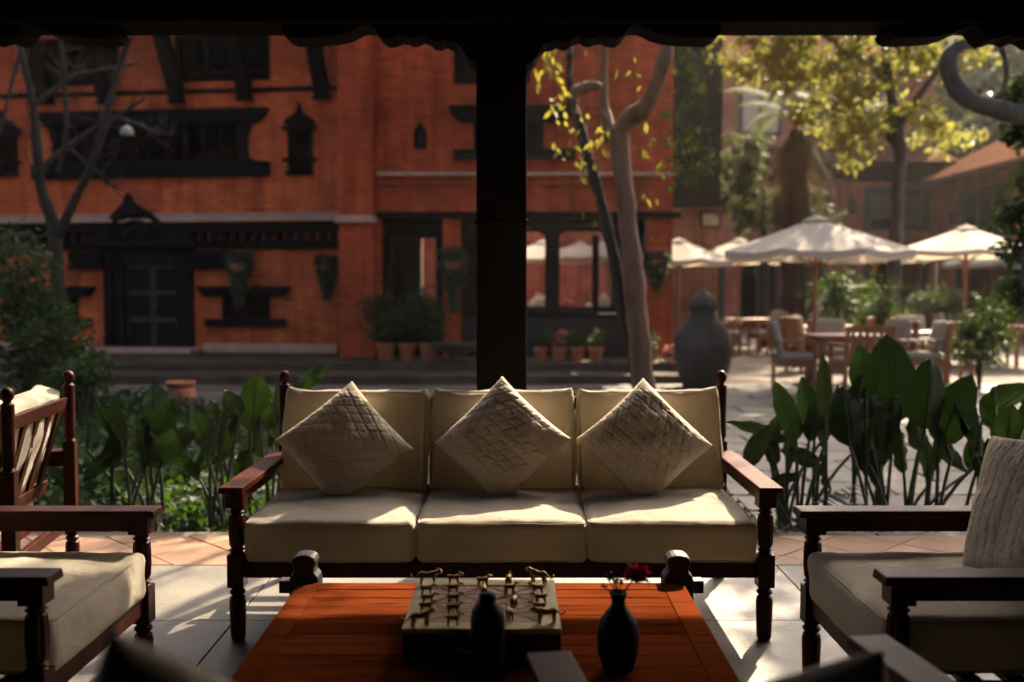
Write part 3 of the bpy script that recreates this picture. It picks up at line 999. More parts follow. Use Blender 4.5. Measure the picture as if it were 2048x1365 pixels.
tops = [(1213, 1155), (1222, 1150), (1243, 1165), (1207, 1175), (1232, 1160)]
for px, py in tops:
    p = at(px, py, vy - 0.01)
    pts = [(0, 0, 0.12), (0.002, 0, 0.165), ((p.x - vx) * .6, -0.003, 0.165 + (p.z - TZ - 0.167) * .6), (p.x - vx, -0.008, p.z - TZ - 0.002)]
    tw = MB().tube(pts, [0.0018, 0.0018, 0.0015, 0.001], 5).build('twig', 'bark_dark', va)
    m = MB()
    for k in range(5):
        t = 0.35 + 0.15 * k
        c0 = Vector(pts[2]).lerp(Vector(pts[3]), t)
        m.tube([c0, c0 + Vector((random.uniform(-.006, .006), random.uniform(-.004, .004), 0.004)), c0 + Vector((random.uniform(-.01, .01), 0, 0.009))], [0.001, 0.0028, 0.0006], 5)
    m.build('bud', 'leaf_shrub', tw)
fp = at(1273, 1147, vy)
fl0 = Vector((fp.x - vx, 0.0, fp.z - TZ - 0.002))
flower = MB().tube([(0.004, 0, 0.12), (0.006, 0, 0.165), (fl0.x * .55, 0, 0.165 + (fl0.z - 0.165) * .45), fl0 - Vector((0.004, 0, 0.012))], 0.002, 6).build('flower_stem', 'leaf_stalk', va)
V, F = leaf_cloud(blob_points(170, fl0, (0.017, 0.017, 0.014), 0.3), 0.020, 0.013, -0.1, 1.0)
link('flower_head', np_mesh('flower_head', V, F, 'red_petal'), va)


# ================================================================== BRICK HOUSES
class Facade:
    """house front: local x along it, local y into the house, z up; pixels turn into local x, z on the plane local y = off"""
    def __init__(self, p0, p1):
        self.o = Vector((p0[0], p0[1], 0))
        self.rz = math.atan2(p1[1] - p0[1], p1[0] - p0[0])
        self.c, self.s = math.cos(self.rz), math.sin(self.rz)

    def uz(self, px, py, off=0.0):
        d = ray(px, py)
        o = Vector((0, 0, CAM_H)) - self.o
        oy_ = -self.s * o.x + self.c * o.y
        dy_ = -self.s * d.x + self.c * d.y
        t = (off - oy_) / dy_
        p = o + d * t
        return self.c * p.x + self.s * p.y, p.z

    def rect(self, px0, px1, py0, py1, off=0.0):
        """-> x0, x1, z0, z1 (py0 is the upper edge)"""
        m = (py0 + py1) / 2
        mx = (px0 + px1) / 2
        return self.uz(px0, m, off)[0], self.uz(px1, m, off)[0], self.uz(mx, py1, off)[1], self.uz(mx, py0, off)[1]

    def poly(self, pts, off=0.0):
        return [self.uz(px, py, off) for px, py in pts]


def lattice(mb, x0, x1, z0, z1, y, step=0.09, w=0.014):
    """diagonal lattice bars clipped to the opening"""
    W, H = x1 - x0, z1 - z0
    k = -int(H / step) - 1
    while k * step < W + H:
        c = k * step
        for sgn in (1, -1):
            pts = []
            for t in (0.0, 1.0):
                pts.append((c + t * H if sgn > 0 else c + (1 - t) * H, t * H))
            (ax, az), (bx_, bz) = pts
            lo, hi = 0.0, 1.0
            dx = bx_ - ax
            ts = sorted([(0 - ax) / dx, (W - ax) / dx])
            lo, hi = max(lo, ts[0]), min(hi, ts[1])
            if hi - lo > 0.03:
                a = Vector((x0 + ax + dx * lo, y + 0.004 * sgn, z0 + (bz - az) * lo + az))
                b_ = Vector((x0 + ax + dx * hi, y + 0.004 * sgn, z0 + (bz - az) * hi + az))
                mb.tube([a, b_], w * 0.5, 4)
        k += 1
    return mb


def newar_window(root, F, op, lintel=None, sill=None, y=0.0, mullions=1, ears=None, name='window', lat=True, frame_w=0.07):
    """carved timber window: frame, lattice, dark backing and winged lintel and sill"""
    x0, x1, z0, z1 = op
    m = MB()
    f = frame_w
    y0, y1 = y - 0.06, y + 0.10
    m.box(x0, x0 + f, y0, y1, z0, z1)
    m.box(x1 - f, x1, y0, y1, z0, z1)
    m.box(x0 + f, x1 - f, y0, y1, z1 - f, z1)
    m.box(x0 + f, x1 - f, y0, y1, z0, z0 + f)
    win = m.build(name, 'black_timber', root, None, 0.008)
    for k in range(mullions):
        xm = x0 + (x1 - x0) * (k + 1) / (mullions + 1)
        MB().box(xm - 0.035, xm + 0.035, y - 0.04, y + 0.08, z0 + f, z1 - f).build('mullion', 'old_timber', win, None, 0.005)
    if lat:
        lattice(MB(), x0 + f, x1 - f, z0 + f, z1 - f, y + 0.06, 0.11, 0.022).build('lattice', 'old_timber', win)
    if lintel:
        a, b_, c, d = lintel
        dz = d - c
        MB().prism([(a + dz * .75, c), (b_ - dz * .75, c), (b_ - dz * .2, c + dz * .5), (b_, d), (a, d), (a + dz * .2, c + dz * .5)], y - 0.16, y + 0.05, 'y').build('lintel', 'black_timber', win, None, 0.01)
    if sill:
        a, b_, c, d = sill
        MB().box(a, b_, y - 0.14, y + 0.05, c, d).build('sill', 'black_timber', win, None, 0.01)
    return win


# ---- long house on the left
A0, A1 = at(0, 575, 18.35), at(680, 575, 17.55)
FA = Facade(A0, A1)
houseA = empty('brick_house', (A0.x, A0.y, 0), FA.rz, 'long orange brick house with carved door and strutted eaves behind the bare tree', 'house')
ux0, ux1 = FA.uz(-260, 575)[0], FA.uz(683, 575)[0]
door_op = FA.rect(232, 372, 505, 702)
door_op = (door_op[0], door_op[1], 0.104, door_op[3])
g1 = FA.rect(446, 540, 592, 640)
g0 = FA.rect(40, 156, 592, 640)
up = FA.rect(122, 482, 248, 328)
sm1 = FA.rect(577, 626, 250, 346)
sm0 = FA.rect(-18, 36, 262, 350)
top1 = FA.rect(352, 540, 70, 162)
top0 = FA.rect(64, 240, 78, 172)
topL = FA.rect(-200, -40, 78, 172)
HA = 6.55
wallA = wall_boxes(MB(), ux0, ux1, 0.104, HA, 0.0, 0.35, [door_op, g1, g0, up, sm1, sm0, top1, top0, topL])
wallA.build('wall', 'brick_bright', houseA)
MB().box(ux0, ux0 + 0.3, 0.352, 6.5, 0.104, HA).build('side_wall', 'brick_bright', houseA)
MB().box(ux1 - 0.3, ux1, 0.352, 6.5, 0.104, HA).build('side_wall', 'brick_bright', houseA)
MB().box(ux0, ux1, 6.502, 6.8, 0.104, HA).build('rear_wall', 'brick_bright', houseA)
for zz in (FA.uz(300, 455)[1], FA.uz(300, 190)[1]):
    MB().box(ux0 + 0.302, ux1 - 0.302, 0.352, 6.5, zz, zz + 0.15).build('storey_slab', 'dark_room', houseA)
newar_window(houseA, FA, g1, FA.rect(400, 582, 573, 593), FA.rect(414, 572, 638, 653), mullions=1)
newar_window(houseA, FA, g0, FA.rect(8, 194, 573, 593), FA.rect(22, 184, 638, 653), mullions=1)
newar_window(houseA, FA, up, FA.rect(78, 540, 222, 250), FA.rect(70, 541, 327, 357), mullions=4, lat=True)
for k in range(5):   # small carved colonnettes of the long window
    xm = up[0] + (up[1] - up[0]) * (k + 0.5) / 5
    MB().lathe([(0.05, 0), (0.06, 0.05), (0.035, 0.1), (0.05, 0.3), (0.035, (up[3] - up[2]) - 0.2), (0.06, (up[3] - up[2]) - 0.15)], 10, (xm, -0.03, up[2] + 0.07)).build('colonnette', 'black_timber', houseA, 40)
for side in (0, 1):   # curved wing boards beside the long window
    xx = up[0] if side == 0 else up[1]
    sg = -1 if side == 0 else 1
    hgt = up[3] - up[2]
    MB().prism([(xx + sg * 0.003, up[2]), (xx + sg * 0.30, up[2]), (xx + sg * 0.16, up[2] + 0.12 * hgt), (xx + sg * 0.12, up[2] + .5 * hgt), (xx + sg * 0.2, up[2] + .9 * hgt), (xx + sg * 0.35, up[3]), (xx + sg * 0.003, up[3])][::sg],
               -0.09, -0.002, 'y').build('wing_board', 'black_timber', houseA, None, 0.006)
for op in (top1, top0, topL):
    newar_window(houseA, FA, op, None, None, mullions=2, lat=True, frame_w=0.1)


def niche_window(op, F, root):
    x0, x1, z0, z1 = op
    w = newar_window(root, F, op, None, None, mullions=0, lat=True, frame_w=0.06)
    cx, hw_ = (x0 + x1) / 2, (x1 - x0) / 2
    h = z1 - z0
    MB().prism([(cx - hw_ * 1.25, z1 + 0.005), (cx + hw_ * 1.25, z1 + 0.005), (cx + hw_ * 1.1, z1 + h * .1), (cx + hw_ * .55, z1 + h * .2), (cx + hw_ * .18, z1 + h * .26), (cx + hw_ * .12, z1 + h * .36), (cx, z1 + h * .46),
                (cx - hw_ * .12, z1 + h * .36), (cx - hw_ * .18, z1 + h * .26), (cx - hw_ * .55, z1 + h * .2), (cx - hw_ * 1.1, z1 + h * .1)], -0.11, 0.02, 'y').build('pediment', 'black_timber', w, None, 0.008)
    for zz, k in ((z1 - h * .12, 1.42), (z0 + h * .22, 1.4), (z0 - 0.05, 1.15)):
        MB().box(cx - hw_ * k, cx + hw_ * k, -0.10, -0.062, zz, zz + 0.07).build('cross_band', 'black_timber', w, None, 0.008)


niche_window(sm1, FA, houseA)
niche_window(sm0, FA, houseA)
# storey cornice: pale ledge, dark beam, dentils
lx0, lx1, lz0, lz1 = FA.rect(-260, 683, 428, 450)
lz0 = lz0 + 0.02
MB().prism([(0.0 - 0.32, lz0), (-0.002, lz0), (-0.002, lz1), (-0.30, lz1 - 0.12), (-0.32, lz1 - 0.14)], ux0, ux1, 'x').build('ledge', 'ledge_stone', houseA, None, 0.01)
bz1, bz0 = lz0 - 0.002, FA.uz(300, 500)[1]
MB().box(ux0, ux1, -0.20, -0.002, bz0 + (bz1 - bz0) * .62, bz1).build('cornice_beam', 'black_timber', houseA, None, 0.01)
MB().box(ux0, ux1, -0.10, -0.002, bz0, bz0 + (bz1 - bz0) * .30).build('cornice_beam', 'black_timber', houseA, None, 0.01)
for k in range(46):
    xk = ux0 + 0.15 + k * 0.20
    if xk < ux1 - 0.1:
        MB().box(xk, xk + 0.09, -0.17, -0.002, bz0 + (bz1 - bz0) * .302, bz0 + (bz1 - bz0) * .618).build('dentil', 'old_timber', houseA)
# upper string course
sz = FA.uz(300, 186)[1]
MB().box(ux0, ux1, -0.07, -0.002, sz - 0.035, sz + 0.035).build('string_course', 'old_timber', houseA, None, 0.008)
# door with winged lintel and pediment
x0, x1, z0, z1 = door_op
m = MB()
fx0, fx1 = FA.uz(213, 600)[0], FA.uz(389, 600)[0]
m.box(fx0, x0, -0.12, -0.002, z0, z1 + 0.06)
m.box(fx0, fx1, -0.125, -0.002, z1 + 0.062, z1 + 0.12)
m.box(x0 - 0.001, x0 + 0.001, -0.1, -0.05, z1 + 0.05, z1 + 0.063)
m = MB()
m.add([(fx0, -0.12, z0), (x0, -0.12, z0), (x0, -0.12, z1 + .003), (x1, -0.12, z1 + .003), (x1, -0.12, z0), (fx1, -0.12, z0), (fx1, -0.12, z1 + .1), (fx0, -0.12, z1 + .1)]
      + [(fx0, -0.003, z0), (x0, -0.003, z0), (x0, -0.003, z1 + .003), (x1, -0.003, z1 + .003), (x1, -0.003, z0), (fx1, -0.003, z0), (fx1, -0.003, z1 + .1), (fx0, -0.003, z1 + .1)],
      [(0, 1, 2, 7), (7, 2, 3, 6), (3, 4, 5, 6)] + [(i, i + 8, (i + 1) % 8 + 8, (i + 1) % 8) for i in range(8)])
door = m.build('door', 'black_timber', houseA, None, 0.012)
MB().box(x0 + 0.002, x0 + 0.16, -0.06, 0.2, z0, z1).build('frame', 'old_timber', door, None, 0.015)
MB().box(x1 - 0.16, x1 - 0.002, -0.06, 0.2, z0, z1).build('frame', 'old_timber', door, None, 0.015)
MB().box(x0 + 0.162, x1 - 0.162, -0.05, 0.2, z1 - 0.22, z1).build('frame', 'old_timber', door, None, 0.015)
mid = (x0 + x1) / 2
for a, b_ in ((x0 + 0.165, mid - 0.004), (mid + 0.004, x1 - 0.165)):
    MB().box(a, b_, 0.08, 0.13, z0 + 0.01, z1 - 0.222).build('door_leaf', 'dark_wood', door, None, 0.006)
    for zz in (z0 + 0.12, z0 + 0.62, z0 + 1.1):
        MB().box(a + 0.06, b_ - 0.06, 0.055, 0.079, zz, zz + 0.40).build('door_panel', 'old_timber', door, None, 0.012)
MB().tube([(mid + 0.05, 0.05, z0 + 0.85), (mid + 0.05, 0.03, z0 + 0.82), (mid + 0.05, 0.05, z0 + 0.78)], 0.014, 6).build('handle', 'brass', door)
lin = FA.rect(144, 462, 503, 540)
xa, xb = FA.uz(215, 520)[0], FA.uz(387, 520)[0]
for a, b_ in ((lin[0], fx0 - 0.003), (fx1 + 0.003, lin[1])):
    MB().box(a, b_, -0.15, -0.002, lin[2], lin[3]).build('lintel_wing', 'black_timber', door, None, 0.01)
ped = FA.poly([(163, 494), (398, 494), (392, 476), (372, 464), (346, 456), (322, 442), (300, 424), (280, 412), (270, 404), (264, 392), (258, 388), (252, 395), (250, 407), (236, 420), (222, 436), (212, 456), (190, 466), (170, 478)], -0.2)
MB().prism(ped, -0.30, -0.202, 'y').build('pediment', 'black_timber', door, None, 0.012)
pc = FA.uz(272, 478, -0.3)
m = MB()
for rr, zz in ((0.52, 0.02), (0.36, 0.02), (0.2, 0.02)):
    m.tube([(pc[0] + rr * math.cos(R(a)), -0.315, pc[1] + rr * 0.85 * math.sin(R(a))) for a in range(0, 181, 15)], 0.035, 6)
for k in range(16):
    a = R(random.uniform(10, 170))
    rr = random.uniform(0.1, 0.55)
    c0 = Vector((pc[0] + rr * math.cos(a), -0.31, pc[1] + rr * .85 * math.sin(a)))
    m.tube([c0, c0 + Vector((0.0, -0.05, 0.01)), c0 + Vector((0, -0.08, 0.0))], [0.06, 0.045, 0.01], 7)
m.build('carving', 'old_timber', door, 60)
MB().box(fx0 - 0.25, fx1 + 0.25, -0.75, -0.13, 0.104, 0.19).build('doorstep', 'ledge_stone', houseA, None, 0.02)
MB().box(ux0, fx0 - 0.26, -0.28, -0.003, 0.104, 0.26).build('base_course', 'ledge_stone', houseA, None, 0.02)
MB().box(fx1 + 0.26, ux1, -0.28, -0.003, 0.104, 0.26).build('base_course', 'ledge_stone', houseA, None, 0.02)
# eave struts
for px, py in ((-60, 200), (100, 205), (218, 205), (360, 203), (495, 197), (648, 195)):
    u, z = FA.uz(px, py)
    w = 0.12
    m = MB().prism([(-0.05, z), (-0.20, z - 0.02), (-0.28, z + 0.16), (-0.75, z + 0.95), (-1.15, HA - 0.02), (-0.95, HA - 0.02), (-0.52, z + 0.95), (-0.05, z + 0.22)], u - w, u + w, 'x')
    st = m.build('eave_strut', 'black_timber', houseA, None, 0.015)
    MB().box(u - w - .03, u + w + .03, -0.24, -0.06, z - 0.06, z - 0.022).build('strut_foot', 'black_timber', st, None, 0.01)
MB().box(ux0 - 0.5, ux1 + 0.05, -1.30, 6.8, HA, HA + 0.12).build('eave', 'black_timber', houseA)
MB().prism([(-1.45, HA + 0.122), (3.2, HA + 2.3), (7.2, HA + 0.122)], ux0 - 0.6, ux1 + 0.1, 'x').build('roof', 'roof_tile', houseA)

# ---- taller house in the middle
YB = 16.60
B0, B1 = at(684, 575, YB), at(1344, 575, YB)
FB = Facade(B0, B1)
houseB = empty('brick_house', (B0.x, B0.y, 0), 0, 'deep red brick house with open timber-framed ground floor behind the forked tree', 'house')
bw_ = FB.uz(1344, 575)[0]
HB = 9.6  # upper part out of view, raised to shade the plants at the left
o1 = FB.rect(764, 886, 434, 736)
o1 = (o1[0], o1[1], 0.104, o1[3])
o2 = FB.rect(922, 1291, 434, 736)
o2 = (o2[0], o2[1], 0.104, o2[3])
mw = FB.rect(948, 1086, 246, 302)
tw_ = FB.rect(908, 1060, 86, 168)
nb = FB.rect(829, 853, 264, 298)
hB = [o1, o2, mw, tw_, nb]
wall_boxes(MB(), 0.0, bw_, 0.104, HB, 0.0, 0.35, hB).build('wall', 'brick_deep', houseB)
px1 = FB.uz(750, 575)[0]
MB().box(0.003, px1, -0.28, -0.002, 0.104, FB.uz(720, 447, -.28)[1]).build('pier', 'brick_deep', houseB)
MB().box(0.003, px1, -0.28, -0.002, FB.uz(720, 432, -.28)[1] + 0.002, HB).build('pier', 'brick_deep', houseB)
MB().box(-0.06, px1 + 0.05, -0.40, -0.003, FB.uz(720, 447, -.28)[1] + 0.002, FB.uz(720, 432, -.28)[1]).build('pier_cap', 'ledge_stone', houseB, None, 0.015)
MB().box(0.0, 0.3, 0.352, 4.6, 0.104, HB).build('side_wall', 'brick_deep', houseB)
MB().box(bw_ - 0.3, bw_, 0.352, 4.6, 3.0, HB).build('side_wall', 'brick_deep', houseB)
MB().box(bw_ - 0.3, bw_, 3.6, 4.6, 0.104, 2.998).build('side_wall', 'brick_deep', houseB)
zB = FB.uz(1000, 430)[1]
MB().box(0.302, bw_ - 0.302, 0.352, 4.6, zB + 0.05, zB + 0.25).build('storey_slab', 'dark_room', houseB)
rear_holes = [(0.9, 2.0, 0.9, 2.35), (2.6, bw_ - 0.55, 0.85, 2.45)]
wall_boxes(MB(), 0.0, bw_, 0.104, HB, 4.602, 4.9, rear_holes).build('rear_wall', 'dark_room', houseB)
newar_window(houseB, FB, mw, FB.rect(897, 1150, 213, 246), FB.rect(908, 1150, 300, 321), mullions=1)
newar_window(houseB, FB, tw_, None, None, mullions=1, frame_w=0.12)
newar_window(houseB, FB, (nb[0], nb[1], nb[2], nb[3]), None, None, mullions=0, lat=False, name='niche', frame_w=0.03)
nc = (nb[0] + nb[1]) / 2
MB().prism([(nb[0] - 0.02, nb[3] + 0.003), (nb[1] + 0.02, nb[3] + 0.003), (nc + 0.05, nb[3] + 0.08), (nc, nb[3] + 0.16), (nc - 0.05, nb[3] + 0.08)], -0.05, -0.002, 'y').build('niche_hood', 'black_timber', houseB)
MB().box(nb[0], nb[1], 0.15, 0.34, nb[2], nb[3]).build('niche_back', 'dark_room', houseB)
s0, s1 = FB.uz(1000, 371)[1], FB.uz(1000, 346)[1]
MB().box(px1 + 0.052, bw_ + 0.04, -0.07, -0.003, s0, s0 + 0.05).build('string_course', 'brick_deep', houseB, None, 0.01)
MB().box(px1 + 0.052, bw_ + 0.07, -0.11, -0.003, s1 - 0.06, s1).build('string_course', 'ledge_stone', houseB, None, 0.01)
# timber work of the openings
z_top = o1[3]
MB().box(px1 + 0.06, bw_ + 0.12, -0.14, -0.003, z_top - 0.02, z_top + 0.075).build('lintel_beam', 'black_timber', houseB, None, 0.01)
x0, x1, z0, z1 = o1
fr = MB().box(x0, x0 + 0.12, 0.05, 0.2, z0, z1 - 0.022).box(x1 - 0.12, x1, 0.05, 0.2, z0, z1 - 0.022).box(x0 + .12, x1 - .12, 0.05, 0.2, z1 - 0.35, z1 - .022).box(x0 + .12, x1 - .12, 0.05, 0.2, z0, z0 + 0.75)
fr = fr.build('glazed_door', 'black_timber', houseB, None, 0.01)
xm = (x0 + x1) / 2
MB().box(xm - 0.05, xm + 0.05, 0.06, 0.19, z0 + .752, z1 - .352).build('mullion', 'black_timber', fr, None, 0.006)
for a, b_ in ((x0 + .12, xm - .05), (xm + .05, x1 - .12)):
    MB().box(a, b_, 0.12, 0.126, z0 + 0.752, z1 - 0.352).build('pane', 'window_glass', fr)
x0, x1, z0, z1 = o2
for px in (938, 1105, 1192, 1278):
    u = FB.uz(px, 600)[0]
    wd = 0.13 if px in (938, 1278) else (0.12 if px == 1105 else 0.05)
    po = MB().box(u - wd, u + wd, 0.03, 0.25, z0 + 0.72, z1 - 0.30).build('timber_post', 'black_timber', houseB, None, 0.012)
    if wd > 0.1:
        MB().prism([(u - wd - .22, z1 - .10), (u - wd - .18, z1 - .18), (u - wd - .02, z1 - .298), (u + wd + .02, z1 - .298), (u + wd + .18, z1 - .18), (u + wd + .22, z1 - .10)], 0.05, 0.23, 'y').build('post_bracket', 'black_timber', po, None, 0.01)
MB().box(x0, x1, 0.02, 0.26, z1 - 0.098, z1 - 0.022).build('lintel_beam', 'black_timber', houseB, None, 0.01)
MB().box(x0, x1, 0.02, 0.28, z0, z0 + 0.66).build('parapet', 'dark_wood', houseB, None, 0.01)
MB().box(x0, x1, -0.03, 0.32, z0 + 0.662, z0 + 0.715).build('parapet_rail', 'black_timber', houseB, None, 0.01)
MB().box(-0.4, bw_ + 0.5, -1.0, 5.2, HB, HB + 0.15).build('eave', 'black_timber', houseB)
MB().prism([(-1.2, HB + 0.152), (2.2, HB + 1.6), (5.6, HB + 0.152)], -0.5, bw_ + 0.6, 'x').build('roof', 'roof_tile', houseB)

# ---- dark timber-fronted house
YC = 24.0
C0, C1 = at(1300, 575, YC), at(1446, 575, YC)
FC = Facade(C0, C1)
houseC = empty('timber_house', (C0.x, C0.y, 0), 0, 'tall dark timber fronted house beyond the red house corner', 'house')
cw = FC.uz(1446, 575)[0]
zc0, zc1 = FC.uz(1400, 412)[1], 9.2
MB().box(0, cw, 0.6, 5.5, -0.16, zc0).build('wall', 'brick_pale', houseC)
MB().box(0, cw, 0.3, 5.5, zc0 + 0.002, zc1).build('upper_wall', 'black_timber', houseC)
MB().box(-0.1, cw + 0.1, -0.15, 0.298, zc0 - 0.02, zc0 + 0.35).build('jetty_beam', 'black_timber', houseC, None, 0.02)
for zz in (zc0 + 0.55, zc0 + 1.9, zc0 + 3.3, zc0 + 4.6):
    for k in range(2):
        x0 = cw * 0.06 + k * cw * 0.47
        f = MB().box(x0, x0 + cw * .40, 0.10, 0.298, zz, zz + 0.95).build('window', 'old_timber', houseC, None, 0.01)
        for kk in range(2):
            MB().box(x0 + .08 + kk * cw * .19, x0 + cw * .16 + kk * cw * .19, 0.06, 0.098, zz + .1, zz + .85).build('shutter', 'black_timber', f, None, 0.01)
gx0, gx1, gz0, gz1 = FC.rect(1400, 1440, 424, 456, 0.6)
f = MB().box(gx0, gx1, 0.52, 0.598, gz0, gz1).build('window', 'black_timber', houseC, None, 0.01)
MB().box(gx0 + .05, gx1 - .05, 0.50, 0.518, gz0 + .05, gz1 - .05).build('blind', 'blind_cloth', f)
MB().prism([(-1.0, zc1), (2.7, zc1 + 1.8), (6.4, zc1)], -0.4, cw + 0.6, 'x').build('roof', 'roof_tile', houseC)

# ---- far brick range closing the court
YD = 34.0
D0, D1 = at(760, 575, YD), at(1872, 575, YD)
FD = Facade(D0, D1)
houseD = empty('brick_house', (D0.x, D0.y, 0), 0, 'long pale red brick range with cream blinds at the back of the courtyard', 'house')
dw = FD.uz(1872, 575)[0]
HD = FD.uz(1700, 330)[1]
wins = [FD.rect(1735, 1852, 382, 456), FD.rect(1590, 1650, 382, 456), FD.rect(1470, 1530, 382, 456)]
zg = FD.uz(1700, 480)[1]
gr = [FD.rect(1727, 1858, 488, 640), FD.rect(1590, 1655, 488, 640), FD.rect(1475, 1560, 488, 640), FD.rect(1385, 1450, 488, 640)]
gr = [(a, b_, -0.10, d) for a, b_, c, d in gr]
wall_boxes(MB(), 0, dw, -0.16, HD, 0, 0.4, wins + gr).build('wall', 'brick_pale', houseD)
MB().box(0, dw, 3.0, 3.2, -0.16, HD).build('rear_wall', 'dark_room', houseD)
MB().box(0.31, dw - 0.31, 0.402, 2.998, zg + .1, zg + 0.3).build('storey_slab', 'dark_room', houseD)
for xx in (0.0, dw - 0.3):
    MB().box(xx, xx + 0.3, 0.402, 2.998, -0.16, HD).build('side_wall', 'brick_pale', houseD)
for k, (a, b_, c, d) in enumerate(wins):
    f = MB().box(a - .12, a + .1, -0.08, 0.1, c - .12, d + .12).box(b_ - .1, b_ + .12, -0.08, 0.1, c - .12, d + .12).box(a + .1, b_ - .1, -0.08, 0.1, d - .02, d + .12).box(a + .1, b_ - .1, -0.08, 0.1, c - .12, c + .04)
    f = f.build('window', 'metal_rail', houseD, None, 0.01)
    n_ = 2 if b_ - a > 1.4 else 1
    for q_ in range(n_):
        ww = (b_ - a - .2) / n_
        MB().box(a + .11 + q_ * ww, a + .09 + (q_ + 1) * ww - .05, 0.14, 0.16, c + .3, d - .03).build('blind', 'blind_cloth', f)
        MB().box(a + .11 + q_ * ww, a + .09 + (q_ + 1) * ww - .05, 0.06, 0.066, c + .05, d - .03).build('pane', 'window_glass', f)
for a, b_, c, d in gr:
    f = MB().box(a, a + .14, 0.05, 0.2, c, d).box(b_ - .14, b_, 0.05, 0.2, c, d).box(a + .14, b_ - .14, 0.05, 0.2, d - .2, d).build('door_frame', 'metal_rail', houseD, None, 0.01)
    MB().box((a + b_) / 2 - .05, (a + b_) / 2 + .05, 0.06, 0.19, c, d - .202).build('mullion', 'metal_rail', f)
MB().box(0, dw, -0.25, -0.003, zg - 0.12, zg + 0.30).build('storey_band', 'brick_pale', houseD, None, 0.02)
MB().box(0, dw, -0.30, -0.004, HD - 0.55, HD - 0.05).build('eave_beam', 'old_timber', houseD, None, 0.02)
MB().prism([(-1.1, HD - 0.02), (1.19, HD + 0.75), (1.19, HD - 0.02)], -0.5, dw + 0.3, 'x').build('pent_roof', 'roof_tile', houseD)
HU = HD + 3.6
MB().box(0, dw + 0.3, 1.2, 7.5, HD - 0.01, HU).build('upper_wall', 'brick_pale', houseD)
for k in range(9):
    xw = dw - 1.6 - k * 2.1
    f = MB().box(xw - 0.75, xw + 0.75, 1.10, 1.197, HD + 1.15, HD + 2.75).build('window', 'metal_rail', houseD, None, 0.01)
    for q_ in (-1, 1):
        MB().box(xw + q_ * 0.34 - 0.27, xw + q_ * 0.34 + 0.27, 1.07, 1.098, HD + 1.27, HD + 2.63).build('blind', 'blind_cloth', f)
MB().box(-0.3, dw + 0.6, 0.9, 1.198, HU - 0.35, HU - 0.05).build('eave_beam', 'old_timber', houseD, None, 0.02)
MB().prism([(0.3, HU - 0.02), (4.3, HU + 1.9), (8.4, HU - 0.02)], -0.5, dw + 0.7, 'x').build('roof', 'roof_tile', houseD)
# wall lantern on the far range
lu, lz = FD.uz(1703, 413)
MB().lathe([(0.04, 0), (0.14, 0.1), (0.14, 0.35), (0.05, 0.5)], 8, (lu, -0.16, lz - .25)).build('lantern', 'metal_rail', houseD)

# ---- right wing running towards the camera
EX = at(1872, 575, YD).x
houseE = empty('brick_house', (EX, 24.0, 0), 0, 'brick wing with tiled eave at the right edge of the courtyard', 'house')
HE = 4.85
winE = [(5.2, 8.2, 2.45, 4.2), (1.2, 3.4, 2.45, 4.2)]
groE = [(4.3, 8.6, -0.1, 2.2), (0.4, 3.4, -0.1, 2.2)]
m = MB()
wall_boxes(m, 0.0, 9.99, -0.16, HE, 0, 0.35, [(a, b_, c, d) for a, b_, c, d in winE + groE])
m.v = [(y_, x_, z_) for x_, y_, z_ in m.v]
m.f = [tuple(reversed(f_)) for f_ in m.f]
m.build('wall', 'brick_pale', houseE)
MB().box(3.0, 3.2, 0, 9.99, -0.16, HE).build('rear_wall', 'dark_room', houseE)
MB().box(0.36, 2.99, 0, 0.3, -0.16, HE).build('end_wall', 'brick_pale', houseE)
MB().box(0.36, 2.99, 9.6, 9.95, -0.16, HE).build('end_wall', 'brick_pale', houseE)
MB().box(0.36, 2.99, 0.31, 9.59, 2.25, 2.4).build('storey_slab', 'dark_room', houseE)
for a, b_, c, d in winE:
    f = MB().box(-0.06, 0.1, a - .1, a + .1, c - .1, d + .1).box(-0.06, 0.1, b_ - .1, b_ + .1, c - .1, d + .1).box(-0.06, 0.1, a + .1, b_ - .1, d - .05, d + .1).box(-0.06, 0.1, a + .1, b_ - .1, c - .1, c + .08)
    f = f.build('window', 'metal_rail', houseE, None, 0.01)
    for k in range(3):
        w3 = (b_ - a - .2) / 3
        MB().box(0.04, 0.05, a + .1 + k * w3 + .04, a + .1 + (k + 1) * w3 - .04, c + .08, d - .06).build('pane', 'window_glass', f)
        MB().box(0.15, 0.17, a + .1 + k * w3 + .10, a + .1 + (k + 1) * w3 - .14, c + .2, d - .1).build('blind', 'blind_cloth', f)
for a, b_, c, d in groE:
    f = MB().box(0.05, 0.15, a, b_, 0.75, 0.82).box(0.05, 0.15, a, b_, 0.35, 0.40).box(0.02, 0.18, a, a + .15, c, d).box(0.02, 0.18, b_ - .15, b_, c, d).build('railing', 'metal_rail', houseE)
MB().box(-0.16, -0.003, 0, 9.99, 2.22, 2.42).build('storey_band', 'brick_pale', houseE, None, 0.02)
MB().prism([(-1.3, HE - 0.35), (-1.25, HE - 0.2), (3.0, HE + 1.9), (7.0, HE - 0.2), (7.0, HE - 0.3), (3.0, HE + 1.7)], -2.0, 9.6, 'y').build('roof', 'roof_tile', houseE)
m = MB()
for k in range(30):
    yy = -1.8 + k * 0.38
    m.prism([(-1.28, HE - 0.36), (0.0, HE + 0.15), (0.0, HE + 0.05), (-1.28, HE - 0.46)], yy, yy + 0.08, 'y')
m.build('rafter_ends', 'old_timber', houseE)
for k in range(2):
    MB().lathe([(0.03, 0), (0.10, 0.08), (0.10, 0.3), (0.03, 0.4)], 8, (-0.12, 4.0 + k * 4.8, 1.35 + 2 * k)).build('lantern', 'metal_rail', houseE)

